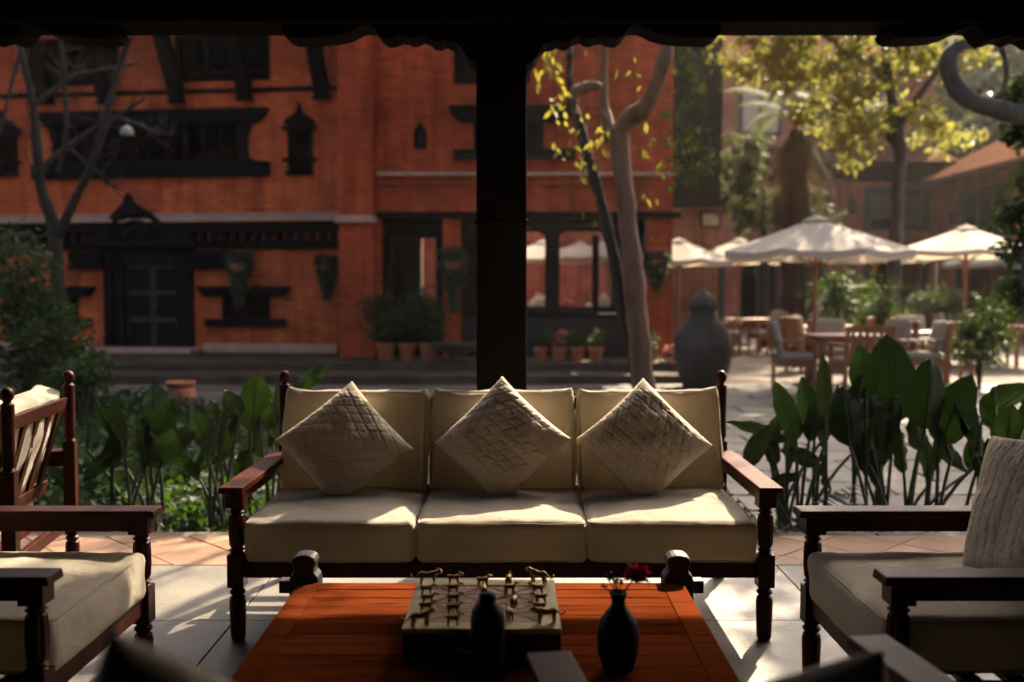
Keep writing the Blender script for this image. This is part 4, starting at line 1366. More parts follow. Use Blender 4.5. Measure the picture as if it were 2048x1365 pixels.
# ---- pale plaster house behind, with tiled roof
F0 = at(1436, 575, 38.5)
houseF = empty('plaster_house', (F0.x, 38.5, 0), 0, 'pale plaster house with brown tiled roof showing behind the palm', 'house')
fz0, fz1 = 0.0, at(1450, 235, 38.5).z
MB().box(0, 3.0, 0, 4, -0.16, fz1).build('wall', 'plaster_pale', houseF)
MB().prism([(-0.8, fz1 - .1), (2.0, fz1 + 1.6), (4.8, fz1 - .1)], -0.6, 3.6, 'x').build('roof', 'roof_tile', houseF)
MB().box(1.0, 1.9, -0.05, -0.003, fz1 - 2.4, fz1 - 1.2).build('window', 'metal_rail', houseF)

# ================================================================== HANGING AND POTTED PLANTS BY THE HOUSES
def hanging_fern(p, w, h, label, mat='leaf_shrub'):
    root = empty('hanging_fern', p, 0, label, 'hanging plant', 'ferns hung on the house walls')
    MB().lathe([(w * .18, -w * .45), (w * .38, -w * .2), (w * .42, 0.0), (w * .36, 0.0)], 12).build('pot', 'terracotta', root, 50)
    MB().tube([(0, 0, 0), (0, 0.05, h * .25), (0, 0.16, h * .32)], 0.008, 5).build('hook', 'metal_rail', root)
    n = 1300
    t = rng.uniform(0, 1, n)
    a = rng.uniform(0, 2 * PI, n)
    rad = w * (0.16 + 0.46 * np.sin(np.clip(t * .8 + .25, 0, 1) * PI)) * np.sqrt(rng.uniform(0.2, 1, n))
    z = 0.30 * h - 1.15 * h * t ** 1.25
    C = np.stack([np.cos(a) * rad * (1 - .5 * t), np.sin(a) * rad * .6, z], 1)
    V, F = leaf_cloud(C, 0.13, 0.04, 0.9, 0.6)
    link('foliage', np_mesh('foliage', V, F, mat), root)
    return root


hanging_fern(at(478, 528, 17.45), 0.42, 0.78, 'hanging fern above the wide-linteled ground floor window', 'leaf_far')
hanging_fern(at(654, 530, 17.25), 0.34, 0.62, 'hanging fern near the right end of the orange house', 'leaf_far')
hanging_fern(at(906, 525, 16.35), 0.40, 0.85, 'hanging fern on the narrow brick pier of the red house', 'leaf_far')
hanging_fern(at(1315, 520, 16.35), 0.34, 0.5, 'hanging fern on the corner pier behind the forked tree', 'leaf_far')


def pot(name, p, r, h, label, cat='flower pot', group=None, mat='terracotta'):
    root = empty(name, p, 0, label, cat, group)
    MB().lathe([(r * .62, 0), (r * .66, h * .03), (r * .9, h * .72), (r * 1.0, h * .78), (r * 1.03, h * .98), (r * .9, h), (r * .84, h * .9), (r * .8, h * .86)], 18).build('pot', mat, root, 45)
    return root


def potted_plant(p, r, h, fw, fh, label, n=700, leaf=(0.14, 0.05), mat='leaf_shrub', flower=None, group='potted plants by the red house'):
    root = pot('potted_plant', p, r, h, label, 'potted plant', group)
    pts = clumpy(n, (0, 0, h + fh * .5), (fw * .5, fw * .5, fh * .5), 18, fw * .28)
    pts = pts[pts[:, 2] > h * 0.8]
    V, F = leaf_cloud(pts, leaf[0], leaf[1], 0.1, 1.0)
    link('foliage', np_mesh('foliage', V, F, mat), root)
    for k in range(3):
        a = random.uniform(0, 6.28)
        MB().tube([(0, 0, h * .8), (0.06 * math.cos(a), 0.06 * math.sin(a), h + fh * .4), (0.16 * fw * math.cos(a), 0.16 * math.sin(a), h + fh * .8)], [0.012, 0.009, 0.004], 5).build('stem', 'bark_dark', root)
    if flower:
        pts = blob_points(26, (0, 0, h + fh * .6), (fw * .4, fw * .4, fh * .4), .7)
        V, F = leaf_cloud(np.repeat(pts, 5, 0) + rng.normal(size=(130, 3)) * .015, 0.06, 0.04, -0.3, 1.0)
        link('blossom', np_mesh('blossom', V, F, flower), root)
    return root


for px, r, fw, fh, lb in ((772, .17, .75, .75, 'bushy potted plant left of the glazed door of the red house'), (815, .15, .6, .55, 'lower potted plant in the middle before the glazed door'), (858, .17, .75, .85, 'taller potted plant beside the narrow brick pier')):
    p = at(px, 700, 15.75)
    potted_plant((p.x, 15.75, 0.10), r, 0.28, fw, fh, lb)
for k, px in enumerate((1082, 1118, 1155, 1192, 1300, 1340, 1372)):
    p = at(px, 700, 15.6)
    lb = ('small pot %s under the parapet of the red house' % ('first from the column', 'second from the column', 'third from the column', 'fourth from the column', 'just right of the forked trunk', 'second right of the forked trunk', 'nearest the stone urn')[k])
    potted_plant((p.x, 15.6, 0.10 if px < 1340 else -0.16), .12, 0.22, .3, .25, lb, 160, (0.09, 0.035), 'leaf_shrub', 'pink_petal' if k in (1, 5) else None)
p = at(915, 705, 15.5)
bowl = empty('stone_basin', (p.x, 15.45, 0.10), 0, 'low grey stone basin on the terrace left of the column', 'basin')
MB().lathe([(.14, 0), (.2, .03), (.12, .1), (.16, .14), (.36, .22), (.40, .30), (.36, .30), (.28, .22)], 20).build('bowl', 'stone_urn', bowl, 50)
# terracotta pot in the garden
p = at(362, 828, 10.9)
gp = empty('terracotta_pot', (p.x, 10.9, -0.2), 0, 'round terracotta pot standing in the garden by the paving', 'pot')
MB().lathe([(.09, 0), (.12, .02), (.165, .14), (.170, .24), (.150, .32), (.135, .345), (.155, .365), (.165, .40), (.150, .41), (.125, .38), (.12, .34)], 24).build('body', 'terracotta', gp, 45)
MB().lathe([(.125, .345), (.05, .35), (.001, .352)], 16).build('soil', 'soil', gp)
gp.scale = (1, 1, 1.05)
# big stone urn
p = at(1405, 760, 13.9)
urn = empty('stone_urn', (p.x, 13.9, -0.16), 0, 'big dark stone urn with narrow neck beside the paved court', 'urn')
MB().lathe([(.24, 0), (.28, .04), (.36, .25), (.405, .50), (.40, .68), (.33, .85), (.22, .96), (.17, 1.02), (.165, 1.08), (.20, 1.14), (.22, 1.17), (.18, 1.18), (.14, 1.1)], 28).build('body', 'stone_urn', urn, 50)
MB().lathe([(.20, 1.182), (.19, 1.22), (.12, 1.30), (.05, 1.36), (.02, 1.40)], 20).build('lid', 'stone_urn', urn, 50)

# dome lamp in the bare tree
p = at(254, 262, 11.6)
lamp = empty('dome_lamp', p, 0, 'small white dome lamp among the bare branches', 'lamp')
MB().lathe([(0.075, -0.05), (0.078, -0.03), (0.07, 0.01), (0.045, 0.045), (0.01, 0.06)], 16).build('shade', 'lamp_white', lamp, 60)
MB().tube([(0, 0, 0.058), (0.0, 0.01, 0.16)], 0.006, 5).build('hanger', 'metal_rail', lamp)


# ================================================================== TREES
def limb(mb, pts, Y, seg=8, wob=0.0, dy=None):
    """pts: (px, py, radius in px) at depth Y (dy offsets per point)"""
    P, Rr = [], []
    for i, (px, py, r) in enumerate(pts):
        yy = Y + (dy[min(i, len(dy) - 1)] if dy else 0)
        P.append(at(px, py, yy))
        Rr.append(r * mpp(yy))
    # smooth by Catmull-Rom
    Q, Rq = [], []
    n = len(P)
    for i in range(n - 1):
        p0, p1, p2, p3 = P[max(i - 1, 0)], P[i], P[i + 1], P[min(i + 2, n - 1)]
        for k in range(4):
            t = k / 4
            q_ = 0.5 * ((2 * p1) + (p2 - p0) * t + (2 * p0 - 5 * p1 + 4 * p2 - p3) * t * t + (3 * p1 - p0 - 3 * p2 + p3) * t ** 3)
            if wob:
                q_ = q_ + Vector((random.uniform(-wob, wob), random.uniform(-wob, wob), random.uniform(-wob, wob)))
            Q.append(q_)
            Rq.append((Rr[i] * (1 - t) + Rr[i + 1] * t) * random.uniform(0.94, 1.07))
    Q.append(P[-1])
    Rq.append(Rr[-1])
    v0 = len(mb.v)
    mb.tube(Q, Rq, seg)
    rm = max(Rq)
    fq = 0.45 / max(rm, 0.02)
    for i in range(v0, len(mb.v)):
        p_ = Vector(mb.v[i])
        nv = noise.noise_vector(p_ * fq) * 0.16 * rm + noise.noise_vector(p_ * fq * 3.1) * 0.09 * rm
        mb.v[i] = tuple(p_ + nv)
    return Q


def twigs(mb, path, n, length, r, depth=1, start=0.3):
    ends = []
    for _ in range(n):
        i = random.randint(int(len(path) * start), len(path) - 2)
        p = path[i]
        t = (path[i + 1] - path[i]).normalized()
        d = (t * 0.6 + Vector((random.uniform(-1, 1), random.uniform(-1, 1), random.uniform(-0.3, 0.9)))).normalized()
        L = length * random.uniform(0.5, 1.3)
        k = d.copy()
        pts = [p]
        for s_ in range(4):
            k = (k + Vector((random.uniform(-.35, .35), random.uniform(-.35, .35), random.uniform(-.2, .35)))).normalized()
            pts.append(pts[-1] + k * L / 4)
        mb.tube(pts, [r, r * .8, r * .6, r * .45, r * .25], 5)
        ends.append(pts[-1])
        if depth > 1:
            ends += twigs(mb, pts, 2, length * .55, r * .55, depth - 1)
    return ends


# bare tree on the left
YT = 11.8
p = at(120, 640, YT)
bare = empty('bare_tree', (0, 0, 0), 0, 'bare branching tree at the left before the orange house', 'tree')
m = MB()
trunk = limb(m, [(125, 860, 18), (122, 740, 17), (119, 620, 16), (114, 540, 15), (108, 460, 14), (86, 390, 11), (76, 320, 10), (66, 220, 8), (48, 130, 6), (30, 60, 5)], YT)
m.build('trunk', 'bark_dark', bare, 60)
m = MB()
paths = [limb(m, [(116, 470, 11), (136, 430, 10), (160, 380, 8), (184, 330, 8), (204, 270, 7), (222, 200, 7), (240, 130, 6), (262, 75, 6)], YT, dy=[0, -.1, -.15, -.2, -.25, -.3, -.35, -.4]),
         limb(m, [(80, 345, 7), (112, 310, 6), (150, 285, 6), (190, 258, 5), (225, 240, 4), (290, 196, 3)], YT, dy=[0, .1, .2, .2, .2, .3]),
         limb(m, [(118, 345, 6), (132, 270, 5), (130, 190, 5), (124, 120, 5), (120, 70, 4)], YT, dy=[-.2, -.3, -.3, -.4, -.4]),
         limb(m, [(66, 215, 5), (110, 180, 5), (150, 152, 4), (200, 142, 4), (268, 128, 3)], YT, dy=[0, .1, .2, .2, .3]),
         limb(m, [(140, 300, 4), (165, 320, 4), (200, 350, 3), (215, 372, 3)], YT),
         limb(m, [(240, 238, 4), (275, 250, 4), (300, 262, 3), (322, 270, 2)], YT),
         limb(m, [(40, 110, 5), (20, 180, 4), (0, 260, 3), (-30, 290, 3)], YT, dy=[0, -.2, -.4, -.5])]
for pth in paths + [trunk]:
    twigs(m, pth, 9, 0.42, 0.012, 2, 0.45)
m.build('branches', 'bark_dark', bare, 60)

# forked tree with pale bark, in the middle
YM = 9.0
fork = empty('forked_tree', (0, 0, 0), 0, 'pale forked tree with sparse lime leaves right of the dark column', 'tree')
m = MB()
t1 = limb(m, [(1300, 905, 28), (1292, 800, 24), (1284, 740, 23), (1276, 640, 22), (1268, 560, 21), (1259, 480, 19), (1249, 390, 18), (1240, 310, 20), (1232, 262, 23)], YM, 12)
m.build('trunk', 'bark_pale', fork, 70)
m = MB()
b1 = limb(m, [(1228, 285, 20), (1254, 244, 19), (1290, 216, 17), (1312, 175, 15), (1324, 130, 14), (1334, 92, 14), (1318, 66, 13), (1296, 40, 12), (1290, -60, 11), (1330, -240, 8), (1400, -420, 4)], YM, 10, dy=[0, 0, -.1, -.15, -.2, -.2, -.2, -.2, -.2, -.1, 0])
b2 = limb(m, [(1226, 280, 16), (1214, 240, 13), (1208, 200, 8), (1208, 140, 7), (1212, 80, 6), (1216, -60, 6), (1250, -300, 5), (1300, -560, 3)], YM, 8, dy=[0, .1, .1, .1, .1, .1, .1])
m.build('limb', 'bark_pale', fork, 70)
m = MB()
b3 = limb(m, [(1284, 790, 15), (1260, 680, 14), (1240, 590, 13), (1224, 500, 12), (1206, 420, 11), (1184, 345, 11), (1168, 285, 11), (1152, 232, 11), (1142, 190, 9), (1140, 120, 6), (1136, 40, 5)], YM + .12, 10, dy=[0] * 11)
m.build('limb', 'bark_dark', fork, 70)
m = MB()
b4 = limb(m, [(1146, 206, 10), (1150, 184, 12), (1166, 178, 12), (1186, 172, 10), (1200, 176, 9)], YM - .1, 8)
m.build('cut_limb', 'bark_pale', fork, 70)
m = MB()
ends = []
for pth, n_, ln in ((b1, 9, .45), (b2, 10, .5), (b3, 14, .55), (t1, 4, .5), (b4, 4, .4)):
    ends += twigs(m, pth, n_, ln, 0.008, 2, 0.4)
tag(m.build('twigs', 'bark_pale', fork), kind='stuff')
cl = [np.array([at(px, py, YM + random.uniform(-.5, .5)) + Vector((random.gauss(0, s_ * .5), random.gauss(0, .2), random.gauss(0, s_ * .6))) for _ in range(max(4, int(n_ * .62)))])
      for px, py, n_, s_ in ((1110, 150, 26, .12), (1120, 210, 34, .12), (1095, 110, 22, .14), (1160, 270, 26, .16), (1200, 260, 22, .12), (1165, 330, 20, .16), (1215, 320, 12, .14),
                             (1300, 290, 16, .16), (1330, 330, 12, .12), (1290, 400, 12, .2), (1180, 420, 10, .2), (1120, 300, 12, .15), (1280, 190, 8, .15), (1240, 130, 8, .2))]
cl.append(np.array([tuple(e) for e in ends if random.random() < 0.12]))
cl.append(clumpy(3200, (1.55, 9.0, 6.25), (1.0, 1.2, 1.0), 60, .26))
cl.append(clumpy(1200, (0.4, 9.4, 6.6), (1.0, 1.2, 0.9), 30, .28))
cl.append(clumpy(3400, (0.62, 11.3, 5.75), (1.3, 1.0, 0.85), 70, .25))  # unseen lobe added behind to shade the plants left of the sofa
V, F = leaf_cloud(np.vstack(cl), 0.10, 0.042, 0.9, 0.6)
link('crown', np_mesh('crown', V, F, 'leaf_lime'), fork)

# climbing vine at the corner of the red house
vine = empty('climbing_vine', (0, 0, 0), 0, 'leafy vine trailing down the corner of the red house', 'vine')
m = MB()
vp = []
for k in range(4):
    pth = limb(m, [(1350 + 18 * k, 40, 2), (1356 + 16 * k, 140, 2), (1348 + 20 * k, 230, 2), (1356 + 14 * k, 300, 2), (1362 + 12 * k, 350, 1.5)], 12.0, 5, 0.02)
    vp += pth
m.build('stems', 'bark_dark', vine)
pts = np.array([tuple(random.choice(vp) + Vector((random.gauss(0, .10), random.gauss(0, .1), random.gauss(0, .08)))) for _ in range(260)])
V, F = leaf_cloud(pts, 0.12, 0.055, 0.9, 0.6)
link('foliage', np_mesh('foliage', V, F, 'leaf_shrub'), vine)
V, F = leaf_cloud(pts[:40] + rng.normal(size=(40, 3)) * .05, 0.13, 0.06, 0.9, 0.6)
link('lime_leaves', np_mesh('lime_leaves', V, F, 'leaf_lime'), vine)  # lighter lime leaves mixed into the vine

# yellow-green courtyard tree
YY = 19.0
yel = empty('courtyard_tree', (0, 0, 0), 0, 'yellow-green leafy tree with slim trunk above the parasols', 'tree')
m = MB()
tr = limb(m, [(1782, 720, 15), (1786, 600, 14), (1790, 480, 13), (1796, 380, 12), (1800, 300, 12), (1790, 230, 11), (1776, 150, 9), (1768, 60, 8), (1764, -60, 7), (1768, -220, 6), (1780, -360, 4)], YY, 9)
m.build('trunk', 'bark_grey', yel, 70)
m = MB()
for pts_ in ([(1800, 300, 9), (1740, 235, 7), (1670, 190, 5), (1600, 150, 3), (1540, 110, 2)], [(1795, 260, 8), (1840, 190, 6), (1880, 130, 4), (1920, 60, 3)], [(1780, 170, 7), (1710, 110, 5), (1620, 60, 4), (1520, 60, 2)],
             [(1790, 230, 6), (1740, 260, 4), (1680, 270, 3)], [(1770, 110, 6), (1840, 40, 4), (1900, -20, 3)]):
    pth = limb(m, pts_, YY, 6, 0, [0.3 * k * random.choice((-1, 1)) for k in range(len(pts_))])
    twigs(m, pth, 6, 0.8, 0.015, 2, .3)
m.build('branches', 'bark_grey', yel)
cl = []
for px, py, rw, rh, n_ in ((1500, 90, 80, 60, 800), (1560, 130, 80, 55, 900), (1620, 90, 90, 60, 1000), (1650, 200, 70, 60, 700), (1690, 150, 80, 70, 800), (1700, 265, 60, 40, 420), (1750, 210, 70, 60, 560), (1770, 90, 110, 60, 900),
                           (1830, 250, 60, 45, 420), (1860, 120, 90, 70, 600), (1940, 60, 100, 60, 500), (1600, 10, 160, 50, 1100), (1800, -40, 200, 70, 1500), (1720, 310, 40, 25, 130), (1890, 280, 50, 30, 160), (1455, 85, 30, 25, 120)):
    c0 = at(px, py, YY + random.uniform(-.6, .6))
    k = mpp(YY)
    cl.append(clumpy(int(n_ * .85), c0, (rw * k, 1.3, rh * k), max(6, n_ // 30), 0.20))
up_cl = []  # upper crown out of view, added to shade the courtyard paving
for c0, rad_, n_ in (((8.2, 19.0, 9.9), (3.2, 1.8, 2.2), 8000), ((6.7, 18.8, 8.5), (1.9, 1.6, 1.5), 3200), ((10.8, 19.0, 8.4), (2.2, 1.8, 2.4), 3600), ((9.5, 20.5, 11.2), (2.6, 1.8, 1.6), 3200)):
    up_cl.append(clumpy(n_, c0, rad_, n_ // 26, 0.34))
V, F = leaf_cloud(np.vstack(cl), 0.15, 0.09, 0.35, 1.0)
V2, F2 = leaf_cloud(np.vstack(up_cl), 0.21, 0.125, 0.35, 1.0)
F = np.vstack([F, F2 + len(V)])
V = np.vstack([V, V2])
link('crown', np_mesh('crown', V, F, 'leaf_yellow'), yel)

# palm with a skirt of dry fronds
YP = 22.0
palm = empty('palm_tree', (0, 0, 0), 0, 'palm with thick trunk and drooping brown fronds behind the big parasol', 'palm')
m = MB()
limb(m, [(1600, 720, 42), (1600, 600, 38), (1598, 500, 33), (1596, 420, 27), (1592, 340, 20), (1590, 262, 12)], YP, 12)
m.build('trunk', 'bark_dark', palm, 70)


def frond(c0, a, L, droop, n=34, w=0.02, ll=0.35, lift=0.5):
    """one feathered palm frond"""
    V, F = [], []
    d = Vector((math.cos(a), math.sin(a), 0))
    prev = None
    for k in range(n + 1):
        t = k / n
        p = c0 + d * L * t * (1 - .25 * droop * t) + Vector((0, 0, L * (lift * t - droop * t * t)))
        if prev is not None:
            tan = (p - prev).normalized()
            side = tan.cross(Vector((0, 0, 1))).normalized()
            lw = ll * math.sin(PI * min(1, t * .9 + .1)) * random.uniform(.8, 1.1)
            for s_ in (-1, 1):
                q_ = p + side * s_ * lw * .85 + tan * lw * .35 + Vector((0, 0, -lw * .45))
                b0 = len(V)
                V += [tuple(p - tan * w), tuple(p + tan * w), tuple(q_)]
                F.append((b0, b0 + 1, b0 + 2))
            b0 = len(V)
            V += [tuple(prev + side * .012), tuple(prev - side * .012), tuple(p)]
            F.append((b0, b0 + 1, b0 + 2))
        prev = p
    return V, F


top = at(1590, 255, YP)
for k in range(46):
    dry = k < 26
    c0 = top + Vector((0, 0, -0.6 * random.random() if dry else 0.3 * random.random() + 0.1))
    V, F = frond(c0, random.uniform(0, 2 * PI), random.uniform(0.9, 2.1) if dry else random.uniform(1.5, 2.3), random.uniform(1.1, 2.2) if dry else random.uniform(.5, 1.1), lift=random.uniform(.1, .4) if dry else random.uniform(.5, .9))
    link('frond', np_mesh('frond', V, F, 'frond_dry' if dry else 'leaf_far'), palm)

# fan-leaved dark conifer below the palm crown
con = empty('evergreen_tree', (0, 0, 0), 0, 'dark evergreen with drooping sprays left of the palm trunk', 'tree')
cc = at(1530, 400, 23.5)
MB().tube([(cc.x, cc.y, -0.2), (cc.x, cc.y, cc.z + .6)], [0.16, 0.05], 8).build('trunk', 'bark_dark', con)
k = mpp(23.5)
pts = np.vstack([clumpy(1300, at(1500, 390, 23.5), (55 * k, .6, 80 * k), 40, .2), clumpy(1300, at(1600, 420, 23.0), (70 * k, .6, 60 * k), 40, .2), clumpy(500, at(1490, 300, 23.5), (40 * k, .5, 50 * k), 20, .2)])
V, F = leaf_cloud(pts, 0.22, 0.07, 0.8, 0.6)
link('crown', np_mesh('crown', V, F, 'leaf_far'), con)

# gnarled tree whose limb hooks into the top right
YG = 9.5
gn = empty('gnarled_tree', (0, 0, 0), 0, 'grey gnarled tree with a hooked limb at the top right corner', 'tree')
m = MB()
limb(m, [(2120, 1000, 40), (2110, 850, 38), (2090, 700, 34), (2075, 560, 32), (2090, 420, 30), (2110, 300, 30), (2120, 240, 28)], YG, 12)
m.build('trunk', 'bark_grey', gn, 70)
m = MB()
limb(m, [(2120, 240, 26), (2060, 232, 23), (2010, 224, 20), (1960, 210, 19), (1920, 186, 18), (1900, 150, 17), (1898, 118, 15), (1912, 96, 13), (1934, 88, 11), (1950, 94, 8)], YG, 10, dy=[0, 0, -.05, -.1, -.1, -.1, -.1, -.1, -.1, -.05])
m.build('hooked_limb', 'bark_grey', gn, 70)
m = MB()
limb(m, [(1960, 206, 5), (1990, 196, 5), (2008, 176, 5), (2014, 140, 5), (2004, 100, 5), (1992, 70, 5), (1985, 20, 5)], YG, 6)
m.build('twig', 'bark_grey', gn, 70)
m = MB()
limb(m, [(1955, 205, 4), (1960, 190, 5), (1958, 176, 3)], YG, 6)
m.build('twig', 'bark_grey', gn, 70)
pts = np.vstack([clumpy(260, at(px, py, YG + .2), (.22, .3, .22), 9, .12) for px, py in ((2046, 190), (2060, 260), (2040, 420), (2060, 500), (2050, 580), (2075, 350))]
                + [clumpy(9500, (5.45, 9.9, 6.5), (1.5, 1.7, 1.5), 170, .3), clumpy(2000, (4.25, 9.5, 4.72), (.6, 1.2, .4), 46, .2), clumpy(1800, (6.6, 12.0, 6.2), (1.6, 1.6, 1.4), 50, .3), clumpy(1200, (7.2, 9.0, 5.6), (1.4, 1.4, 1.4), 30, .3)])  # big lobes are out of view, placed to shade right armchair and floor
xp = pts[:, 0] - 0.5 * (pts[:, 1] - 2.6)  # crown cut along the sun's path so light still reaches table and sofa
pts = pts[(xp > 0.62) | ((pts[:, 2] < 5.15) & (xp > 0.15)) | (rng.uniform(0, 1, len(pts)) < 0.10) | (pts[:, 2] < 4.4)]
V, F = leaf_cloud(pts, 0.13, 0.06, 0.5, 0.9)
link('crown', np_mesh('crown', V, F, 'leaf_shrub'), gn)

# trees beyond the houses
def far_tree(name, X, Y, zc, rx, rz_, n, mat, label):
    root = empty(name, (X, Y, -0.2), 0, label, 'tree', 'trees beyond the far houses')
    MB().tube([(0, 0, 0), (0.1, 0, zc * .5), (0, 0, zc + .5)], [.35, .28, .12], 8).build('trunk', 'bark_dark', root, 60)
    V, F = leaf_cloud(clumpy(n, (0, 0, zc), (rx, rx, rz_), max(20, n // 40), .75), 0.80, 0.5, 0.4, 1.0)
    link('crown', np_mesh('crown', V, F, mat), root)


far_tree('broadleaf_tree', 6.0, 46, 9.5, 4.5, 5.5, 3600, 'leaf_far', 'large tree beyond the far houses, behind the pale plaster house')
far_tree('broadleaf_tree', 13.5, 45, 9.0, 5.0, 5.5, 3800, 'leaf_far', 'large tree beyond the far roof, behind the yellow tree crown')
far_tree('broadleaf_tree', 21.5, 46, 9.0, 5.0, 6.0, 3800, 'leaf_far', 'large tree beyond the right wing roof')
far_tree('broadleaf_tree', 10.0, 52, 9.5, 5.5, 6.0, 3800, 'leaf_far', 'pale distant tree between the two big trees beyond the far roof')
far_tree('broadleaf_tree', 18.0, 52, 9.5, 5.5, 6.0, 3800, 'leaf_far', 'pale distant tree behind the corner of the far range and wing')
far_tree('broadleaf_tree', 24.5, 53, 9.5, 5.5, 6.5, 3800, 'leaf_far', 'pale distant tree above the wing roof at the right')
far_tree('broadleaf_tree', 29.0, 44, 8.5, 5.5, 6.0, 3000, 'leaf_far', 'large tree at the far right beyond the wing roof')


# ================================================================== GARDEN PLANTS
def big_leaf(root, base, b0, tip, width, fold=0.35, mat='leaf_big', twist=0.0):
    """paddle leaf from blade base b0 to tip with a stalk from base"""
    base, b0, tip = Vector(base), Vector(b0), Vector(tip)
    ax = tip - b0
    L = ax.length
    d = ax.normalized()
    view = Vector((0, 1, 0))
    side = d.cross(view)
    side = side.normalized() if side.length > 1e-4 else Vector((1, 0, 0))
    side = (Matrix.Rotation(twist, 3, d) @ side).normalized()
    nrm = side.cross(d).normalized()
    n, mcols = 11, 3
    V, F = [], []
    curl = random.uniform(-.18, .18)
    for i in range(n + 1):
        t = i / n
        hw_ = width * .5 * (math.sin(PI * min(1, t ** 0.72)) ** 0.75 if 0 < t < 1 else 0.03)
        c = b0 + d * L * t + nrm * (curl * L * (t * t - t * .2)) + Vector((0, 0, -0.10 * L * t ** 3))
        for j in range(-mcols, mcols + 1):
            s_ = j / mcols
            wv = 0.010 * math.sin(t * 19 + j * 1.3) * abs(s_)
            p = c + side * hw_ * s_ * math.cos(fold * abs(s_)) + nrm * (hw_ * abs(s_) * math.sin(fold) + wv)
            V.append(tuple(p))
    w = 2 * mcols + 1
    for i in range(n):
        for j in range(w - 1):
            F.append((i * w + j, i * w + j + 1, (i + 1) * w + j + 1, (i + 1) * w + j))
    lf = link('leaf', np_mesh('leaf', V, F, mat, True), root)
    ctrl = base.lerp(b0, .55) + Vector(((base.x - b0.x) * .15, 0, 0.05))
    pts = []
    for i in range(8):
        t = i / 7
        pts.append((1 - t) ** 2 * base + 2 * t * (1 - t) * ctrl + t * t * b0)
    mid_ = [b0 + d * L * t + nrm * (curl * L * (t * t - t * .2)) + Vector((0, 0, -0.10 * L * t ** 3)) - nrm * .002 for t in (.15, .3, .5, .7, .88)]
    MB().tube(pts + mid_, [.012, .0115, .011, .0105, .010, .0095, .009, .008, .006, .005, .004, .003, .0015], 6).build('stalk', 'leaf_stalk', lf, 60)
    return lf


def canna(label, Y, base_px, leaves, filler=0, spread=40):
    filler = int(filler * (2.4 if base_px[0][0] > 1000 else 1.1)) + 1
    spread *= 1.5
    bp = [on_z(px, py, -0.19) for px, py in base_px] if False else [Vector((at(px, 1060, Y).x, Y, -0.195)) for px, py in base_px]
    root = empty('canna_plant', (0, 0, 0), 0, label, 'plant', 'broad-leaved plants along the pavilion edge')
    for (bx_, by_, tx_, ty_, w) in leaves:
        yy = Y + random.uniform(-.22, .22)
        base = min(bp, key=lambda b_: abs(b_.x - at(bx_, by_, Y).x)) + Vector((random.uniform(-.05, .05), yy - Y, 0))
        big_leaf(root, base, at(bx_, by_, yy), at(tx_, ty_, yy + random.uniform(-.08, .08)), w * mpp(yy), random.uniform(.15, .5), twist=random.uniform(-.5, .5))
    for k in range(filler):
        b_ = random.choice(bp)
        yy = Y + random.uniform(-.1, .35)
        px = 1024 + (b_.x / Y) * FPX + random.gauss(0, spread)
        y0 = random.uniform(860, 990)
        h = random.uniform(70, 150)
        base = b_ + Vector((random.uniform(-.07, .07), yy - Y, 0))
        big_leaf(root, base, at(px, y0, yy), at(px + random.gauss(0, 35), y0 - h, yy), random.uniform(20, 46) * mpp(yy), random.uniform(.2, .6), twist=random.uniform(-1, 1))
    return root


canna('broad-leaved plant beside the right sofa arm', 5.55, [(1590, 0), (1640, 0)],
      [(1592, 872, 1545, 745, 46), (1628, 872, 1602, 742, 52), (1652, 850, 1646, 690, 34), (1574, 884, 1452, 836, 34), (1640, 930, 1560, 890, 40), (1600, 950, 1500, 985, 30)], 5, 30)
canna('tallest broad-leaved plant in the right clump, dark upright leaf', 5.65, [(1710, 0), (1760, 0), (1800, 0)],
      [(1790, 850, 1778, 648, 112), (1732, 800, 1720, 676, 64), (1700, 895, 1690, 758, 76), (1704, 850, 1728, 735, 50), (1760, 900, 1745, 770, 84)], 4, 36)
canna('broad-leaved plant of the right clump with a sunlit green leaf', 5.45, [(1830, 0), (1870, 0)],
      [(1848, 862, 1872, 703, 96), (1878, 892, 1946, 732, 88), (1870, 880, 1930, 936, 40)], 2, 25)
canna('broad-leaved plant at the right edge above the quilted pillow', 5.15, [(1900, 0), (1960, 0), (2000, 0)],
      [(1962, 848, 2072, 758, 84), (2012, 905, 2022, 796, 66), (1966, 962, 1954, 896, 28), (1998, 976, 1984, 866, 54), (2030, 930, 2060, 820, 70)], 2, 30)
canna('broad-leaved plant behind the slatted armchair, greyish leaves', 5.55, [(200, 0), (260, 0), (300, 0)],
      [(312, 846, 298, 752, 74), (300, 905, 332, 798, 84), (244, 884, 208, 800, 44), (290, 935, 398, 836, 60), (168, 962, 244, 880, 34), (226, 940, 236, 850, 46), (150, 990, 90, 920, 34)], 5, 40)
canna('broad-leaved plant left of the sofa with pointed leaves', 5.5, [(410, 0), (440, 0)],
      [(420, 905, 376, 806, 54), (436, 872, 424, 792, 34), (442, 925, 484, 818, 38), (480, 835, 448, 772, 42), (400, 960, 350, 900, 34)], 3, 25)
canna('broad-leaved plant rising just behind the left sofa post', 5.7, [(500, 0), (540, 0)],
      [(500, 865, 520, 728, 76), (588, 785, 658, 718, 36), (532, 905, 508, 798, 62), (556, 880, 540, 790, 44)], 3, 25)

# strappy grassy leaves at the right arm
gr_ = empty('fan_palm_seedling', (0, 0, 0), 0, 'low strappy palm leaves behind the right sofa arm', 'plant')
for k in range(9):
    c0 = at(1545 + random.gauss(0, 14), 1060, 5.35)
    c0.z = -0.19
    V, F = frond(c0, random.uniform(0, 2 * PI), random.uniform(.55, .8), random.uniform(.5, .8), 16, .008, .20, 1.15)
    link('frond', np_mesh('frond', V, F, 'leaf_big'), gr_)


